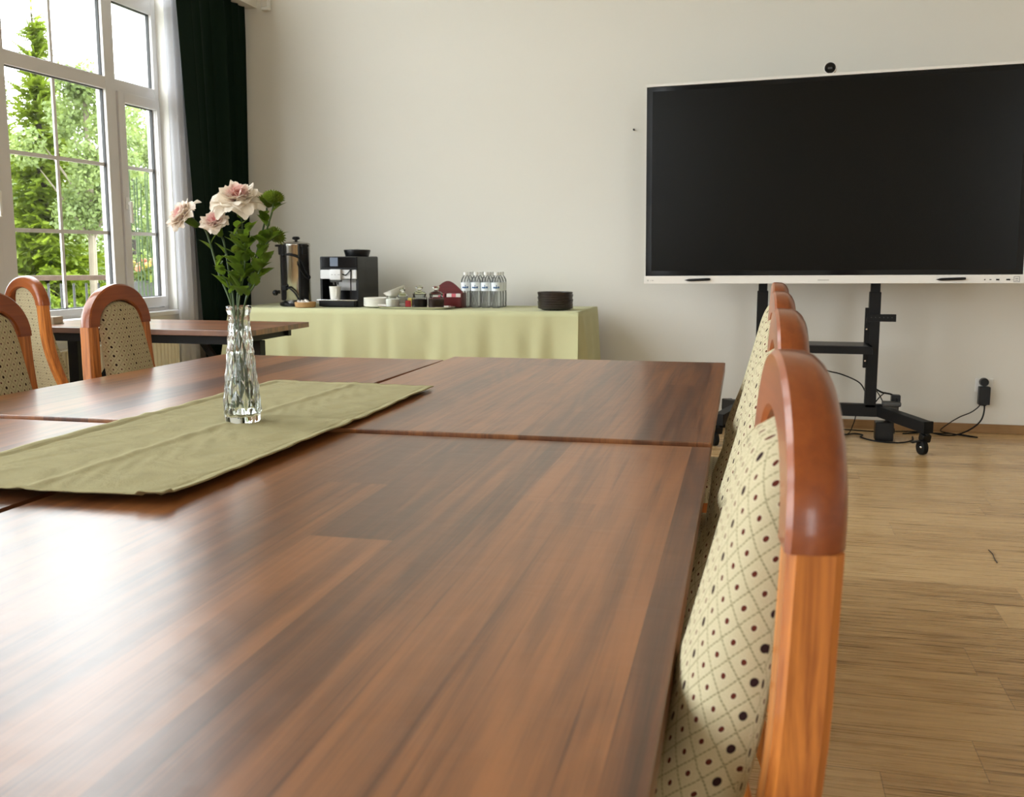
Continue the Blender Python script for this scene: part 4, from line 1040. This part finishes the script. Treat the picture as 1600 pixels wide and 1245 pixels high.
carnation('small blush carnation between the two bigger blooms', (-1.052, 1.835, 1.140), (.05, -.85, 1), .030, MT['petal2'], vp(-.005, -.008, .212), vp(-.012, .010, .028), [(.50, -.6, .035, .006), (.70, .9, .045, .006)], 9, ((5, 80, .98), (6, 62, .98), (6, 44, .92), (6, 28, .86), (4, 12, .8)))

def pompon(label, C, axis, R, neck, foot, leaves, seed, closed=False):
    rg = random.Random(seed)
    C = tuple(Vector(C) + FS); t = thing('green_chrysanthemum', label, 'flower', C, 0, 'flowers in the glass vase'); A = frame_from(axis); ax = Vector(axis).normalized()
    m = MB(); m.sphere((0, 0, 0), R * .62, (1, 1, .8), 16, 10)
    N_ = 110
    for i in range(N_):
        zz = 1 - 1.35 * (i + .5) / N_; rr = sqrt(max(0, 1 - zz * zz)); a = i * 2.39996
        d = Vector((rr * cos(a), rr * sin(a), zz)); L = R * (.55 if zz > .5 else .62)
        leaf_into(m, d * R * .45, d + Vector((0, 0, .35)), L, R * .10, -.25, 0, (d.y, -d.x, .1), .4)
    m.bm.transform(A @ Matrix.Diagonal((1, 1, .78, 1))); m.build('bloom', MT['mum'], t, 60)
    k = MB()
    for i in range(9):
        a = 2 * pi * i / 9; leaf_into(k, A @ Vector((.002 * cos(a), .002 * sin(a), -R * .52)), A @ Vector((cos(a), sin(a), .25)), R * .85, R * .16, -.3)
    k.build('sepals', MT['leaf'], t)
    C = Vector(C); p0 = -ax * R * .45; N2, Ft = Vector(neck) - C, Vector(foot) - C
    mid = p0.lerp(N2, .45) + Vector((.004 * rg.choice((-1, 1)), .004, .0)) - ax * .01
    pts = catmull([p0, p0 - ax * .02, mid, N2, Ft], 8); MB().tube(pts, .0018, 7).build('stem', MT['stem'], t)
    l = MB()
    for f, a, el, L, w in leaves:
        p = pts[int(f * (len(pts) - 10))]; d = Vector((cos(a), sin(a), el + .75))
        leaf_into(l, p, d, L * .88, w * .85, .30, .10, (0, 0, 1), .25, rg.uniform(-.5, .5))
        for sg in (-1, 1):
            q = Matrix.Rotation(sg * .75, 3, 'Z') @ d; leaf_into(l, p + d.normalized() * L * .35, q, L * .42, w * .60, .3, .1, (0, 0, 1), .25)
    l.build('leaves', MT['leaf'], t)
    return t
pompon('green chrysanthemum topping the bouquet beside the large carnation', (-.940, 1.860, 1.178), (.25, -.15, 1), .021, vp(.008, .004, .212), vp(-.008, -.006, .030), [(.35, .2, .5, .040, .012), (.50, 2.6, .6, .045, .014), (.62, -.6, .7, .05, .015), (.74, -2.2, .7, .045, .014), (.82, .5, .8, .045, .012)], 1)
pompon('dark green chrysanthemum half hidden behind the large carnation', (-.967, 1.885, 1.172), (.05, .1, 1), .021, vp(.006, .008, .212), vp(-.014, .000, .030), [(.40, -1.2, .4, .040, .013), (.58, .3, .5, .05, .015), (.70, -2.6, .5, .045, .014), (.80, 1.2, .8, .04, .012)], 2)
pompon('green chrysanthemum facing away halfway up the bouquet, above the steel urn', (-.942, 1.870, 1.108), (.35, .65, .55), .020, vp(.010, .000, .212), vp(-.010, .008, .030), [(.30, .1, .1, .050, .012), (.42, -2.0, .4, .045, .015), (.56, -.8, .6, .050, .016), (.70, .0, .5, .050, .014)], 3)
pompon('small pale green chrysanthemum bud low in the middle of the bouquet', (-1.004, 1.835, 1.083), (-.05, -.3, 1), .013, vp(.002, -.008, .212), vp(.006, -.010, .030), [(.35, -1.0, .5, .045, .014), (.50, -2.3, .6, .050, .015), (.62, .2, .5, .055, .016), (.78, -1.6, .9, .045, .012)], 4)

def sprig(label, tip, neck, foot, n, seed, Lr=(.035, .058)):
    rg = random.Random(seed); C = Vector(tip); t = thing('leafy_sprig', label, 'sprig', tip, 0, 'leafy sprigs in the glass vase')
    pts = catmull([Vector((0, 0, 0)), (Vector(neck) - C) * .5 + Vector((.006, 0, .01)), Vector(neck) - C, Vector(foot) - C], 10)
    MB().tube(pts, .0017, 7).build('stem', MT['stem'], t); l = MB()
    for i in range(n):
        p = pts[int(i / n * 19)]; a = i * 2.4 + rg.uniform(-.4, .4); L = rg.uniform(*Lr); d = Vector((cos(a), sin(a), rg.uniform(.7, 2.0)))
        leaf_into(l, p, d, L * .85, L * .23, .28, .10, (0, 0, 1), .25, rg.uniform(-.6, .6))
        for sg in (-1, 1):
            q = Matrix.Rotation(sg * .8, 3, 'Z') @ d; leaf_into(l, p + d.normalized() * L * .3, q, L * .42, L * .16, .3, .1, (0, 0, 1), .25)
    l.build('leaves', MT['leaf'], t); return t
sprig('leafy green sprig filling the middle of the bouquet', vp(.030, -.02, .355), vp(.004, -.010, .212), vp(-.004, -.014, .03), 11, 11)
sprig('leafy green sprig low at the vase mouth on the urn side', vp(.055, -.01, .300), vp(.012, -.006, .212), vp(-.016, .004, .03), 8, 12)
sprig('leafy green sprig rising behind the small blush carnation', vp(-.020, .03, .360), vp(-.006, .008, .212), vp(.012, .0, .03), 8, 13)
sprig('narrow leafy sprig at the vase mouth on the window side', vp(-.042, .0, .300), vp(-.012, .000, .212), vp(.016, -.006, .03), 6, 14, (.03, .045))

# ---------------------------------------------------------------- outside the window
struct(MB().box2((-60, -30, -1.25), (-3.9, 60, -1.15)).build('ground', MT['grass'], smooth=0))
struct(MB().box2((-6.6, -6, -1.15), (-3.84, 9.5, -.30)).build('terrace', MT['slab'], smooth=0))
def ray_pt(px, d):
    n = (px - 800.0) / FPX; return RT * n * d + F0 * d
t = thing('railing', 'brown wooden terrace railing outside the window', 'railing', (0, 0, 0))
A_, B_ = Vector((-8.2, 4.55, .845)), Vector((-3.95, 7.0, .845)); dA = (B_ - A_)
MB().bar(A_ + Vector((0, 0, .055)), B_ + Vector((0, 0, .055)), .09, .035).build('handrail', MT['rail'], t)
for i in range(5):
    p = A_ + dA * (.06 + i * .2145); MB().box2((p.x - .045, p.y - .045, -.30), (p.x + .045, p.y + .045, .88)).build('post', MT['rail'], t)
for i in range(58):
    p = A_ + dA * ((i + .5) / 58); MB().cyl((p.x, p.y, -.18), (p.x, p.y, .86), .009, None, 6).build('baluster', MT['dgrey'], t)
MB().bar(A_ + Vector((0, 0, -1.0)), B_ + Vector((0, 0, -1.0)), .04, .03).build('bottom_rail', MT['rail'], t)

def spruce(label, px, d, ztop, slope, seed, dens=1.0):
    rg = random.Random(seed); p = ray_pt(px, d); base = -1.15; H = ztop - base
    t = thing('spruce_tree', label, 'tree', (p.x, p.y, base), 0, 'spruce trees outside the window')
    MB().tube([(0, 0, 0), (0, 0, H * .5), (0, 0, H)], lambda s: .10 * (1 - s) + .006, 8, 4).build('trunk', MT['bark'], t)
    m = MB(); V = m.bm
    def twig(a, dv, L, w):
        s = dv.cross(Vector((0, 0, 1))); 
        if s.length < 1e-3: s = Vector((1, 0, 0))
        s.normalize(); s2 = Matrix.Rotation(rg.uniform(-.9, .9), 3, dv) @ s
        n = 5
        for k in range(n):
            c = a + dv * (L * k / n); e = a + dv * (L * (k + 1.35) / n)
            ww = w * (1 - .55 * k / n)
            for sg in (-1, 1):
                V.faces.new((V.verts.new(c), V.verts.new(c + s2 * sg * ww + dv * L * .16), V.verts.new(e)))
    z = .35
    while z < H - .05:
        rr = (H - z) * slope * rg.uniform(.86, 1.12) + .04
        nb = max(5, int(13 * dens * min(1, .40 + rr)))
        for k in range(nb):
            a = rg.uniform(0, 2 * pi); r = rr * rg.uniform(.7, 1.1); up = .55 if z > H * .75 else .12
            dv = Vector((cos(a), sin(a), up)).normalized(); st = Vector((0, 0, z + rg.uniform(-.06, .06)))
            nseg = max(3, int(r / .075)); prev = st
            for q in range(1, nseg + 1):
                f = q / nseg; cur = st + dv * (r * f) + Vector((0, 0, -.16 * r * f * f + .10 * r * f ** 4))
                seg = cur - prev
                if f > .18:
                    for sg in (-1, 1):
                        sd = (Matrix.Rotation(sg * rg.uniform(.6, 1.0), 3, 'Z') @ seg.normalized()) + Vector((0, 0, rg.uniform(-.75, -.10)))
                        twig(prev, sd.normalized(), (.09 + .16 * (1 - f) * min(1, r)) * rg.uniform(.8, 1.4), .034)
                twig(prev, seg.normalized(), seg.length * 1.35, .032); prev = cur
            twig(prev, (dv + Vector((0, 0, .15))).normalized(), .09, .02)
        z += rg.uniform(.10, .16) / dens
    twig(Vector((0, 0, H - .1)), Vector((0, 0, 1)), .35, .015)
    m.build('foliage', MT['spruce'], t, 0); return t
spruce('tall yellow green spruce whose tip rises into the upper window pane', 80, 10.5, 3.45, .235, 21, 1.45)
spruce('spruce standing at the photo\'s left edge beyond the window post', 12, 13.5, 3.65, .235, 22, 1.4)
spruce('lower spruce between the tallest one and the pale trunk', 108, 15.0, 3.15, .25, 23, 1.3)

def broadleaf(label, px, d, z0, z1, R, seed, n, mt='broad', trunk='bark', tr=.05, name='leafy_tree', cat='tree', lf=.05, sub=9):
    rg = random.Random(seed); p = ray_pt(px, d); base = -1.15
    t = thing(name, label, cat, (p.x, p.y, base), 0, 'leafy trees and shrubs outside the window')
    k = MB(); k.tube([(0, 0, 0), (.03, .02, (z0 + z1) / 2 - base), (0, .05, z1 - base - .2)], lambda s: tr * (1 - .75 * s), 8, 4)
    for i in range(7):
        a = rg.uniform(0, 6.28); zz = z0 - base + (z1 - z0) * rg.uniform(.05, .7); k.tube([(0.02, .02, zz - .3), (R * .45 * cos(a), R * .45 * sin(a), zz + .1), (R * .8 * cos(a), R * .8 * sin(a), zz + .35)], lambda s: tr * .35 * (1 - .8 * s), 6, 3)
    k.build('trunk', MT[trunk], t)
    cl = []
    for i in range(sub * 3):
        a = rg.uniform(0, 6.28); f = rg.uniform(0, 1); zz = z0 + (z1 - z0) * f; rr = R * sin(pi * (.12 + .80 * f)) * sqrt(rg.uniform(0, 1))
        cl.append((Vector((rr * cos(a), rr * sin(a), zz - base)), R * rg.uniform(.22, .42)))
    m = MB(); V = m.bm
    for i in range(n):
        c, r = rg.choice(cl); v = Vector((rg.gauss(0, 1), rg.gauss(0, 1), rg.gauss(0, 1))).normalized() * r * rg.uniform(.3, 1) ** .5; q = c + v
        d1 = Vector((rg.gauss(0, 1), rg.gauss(0, 1), rg.gauss(-.2, .8))).normalized(); s = d1.orthogonal().normalized(); s = Matrix.Rotation(rg.uniform(0, 6), 3, d1) @ s
        L = lf * rg.uniform(.7, 1.3)
        V.faces.new([V.verts.new(x) for x in (q, q + d1 * L * .5 + s * L * .32, q + d1 * L, q + d1 * L * .5 - s * L * .32)])
    m.build('foliage', MT[mt], t, 0); return t
broadleaf('slender tree with a pale bare trunk outside the wide pane', 147, 10.0, 1.30, 2.72, .52, 31, 10000, trunk='birch', tr=.05, lf=.05)
broadleaf('bluish green leafy tree seen through the narrow sash', 212, 15.0, .2, 3.05, .95, 32, 20000, lf=.06)
broadleaf('broad leafy tree filling the view behind the spruces', 118, 23.5, -.9, 4.3, 1.6, 33, 26000, lf=.085)
broadleaf('distant leafy tree at the sheer curtain\'s edge', 250, 19.0, -.4, 3.1, 1.1, 34, 20000, lf=.08)
broadleaf('bushy tree behind the spruce at the photo\'s left edge', 30, 18.5, -.6, 2.8, 1.2, 35, 22000, lf=.085)
for i, (px, d, z1, R, lab) in enumerate(((58, 8.4, .72, .30, 'bright green shrub just behind the railing below the tall spruce'), (122, 8.7, .66, .28, 'bright green shrub behind the railing near the pale trunk'), (192, 8.5, .80, .28, 'bright green shrub behind the railing by the window sash'), (247, 8.8, .78, .28, 'bright green shrub beside the flower box'))):
    broadleaf(lab, px, d, -.9, z1, R, 40 + i, 9000, 'shrubm', name='shrub', cat='shrub', lf=.055, sub=7)
# flower box hung on the railing
t = thing('flower_box', 'planter of orange and yellow blossoms on the terrace railing', 'planter', (-4.20, 6.475, .86))
q = Matrix.Rotation(atan2(dA.y, dA.x), 4, 'Z')
MB().box((0, 0, -.05), (.62, .17, .15), q, .01).build('box', MT['dgrey'], t)
m = MB(); m1 = MB(); m2 = MB()
for i in range(520):
    c = q @ Vector((max(-.29, min(.29, rnd.gauss(0, .16))), rnd.gauss(0, .06), abs(rnd.gauss(0, .09)))); d1 = Vector((rnd.gauss(0, 1), rnd.gauss(0, 1), rnd.gauss(.3, .8))).normalized(); leaf_into(m, c, d1, .05, .016, .3)
for i in range(42):
    c = q @ Vector((max(-.26, min(.26, rnd.gauss(0, .15))), max(-.1, min(.1, rnd.gauss(-.02, .06))), .10 + abs(rnd.gauss(0, .06)))); (m1 if i % 3 else m2).sphere(c, .024, (1, 1, .7), 8, 6)
m.build('foliage', MT['shrubm'], t); m1.build('blossom', MT['blossom'], t); m2.build('blossom', MT['blossom2'], t)
# thin green leafy strands hanging outside the sash
m = MB()
for i in range(15):
    y = 5.62 + i * .040; x = -3.92 - .004 * (i % 3)
    pts = [(x + rnd.uniform(-.008, .008), y + rnd.uniform(-.008, .008), z) for z in (.55, .8, 1.05, 1.3, 1.50 + .1 * rnd.random())]
    m.tube(pts, .0045, 5, 3)
    for k in range(26):
        z = .55 + k * .038; leaf_into(m, (x, y, z), (rnd.gauss(0, 1), rnd.gauss(0, 1), .6), .02, .006, .3)
o = m.build('hanging_strands', leafmat('strand_green', (.03, .06, .02), (.07, .12, .03), (.1, .16, .04), 20, .3)); tag(o, 'row of thin green hanging strands outside the narrow sash', 'string curtain', None, 'stuff')
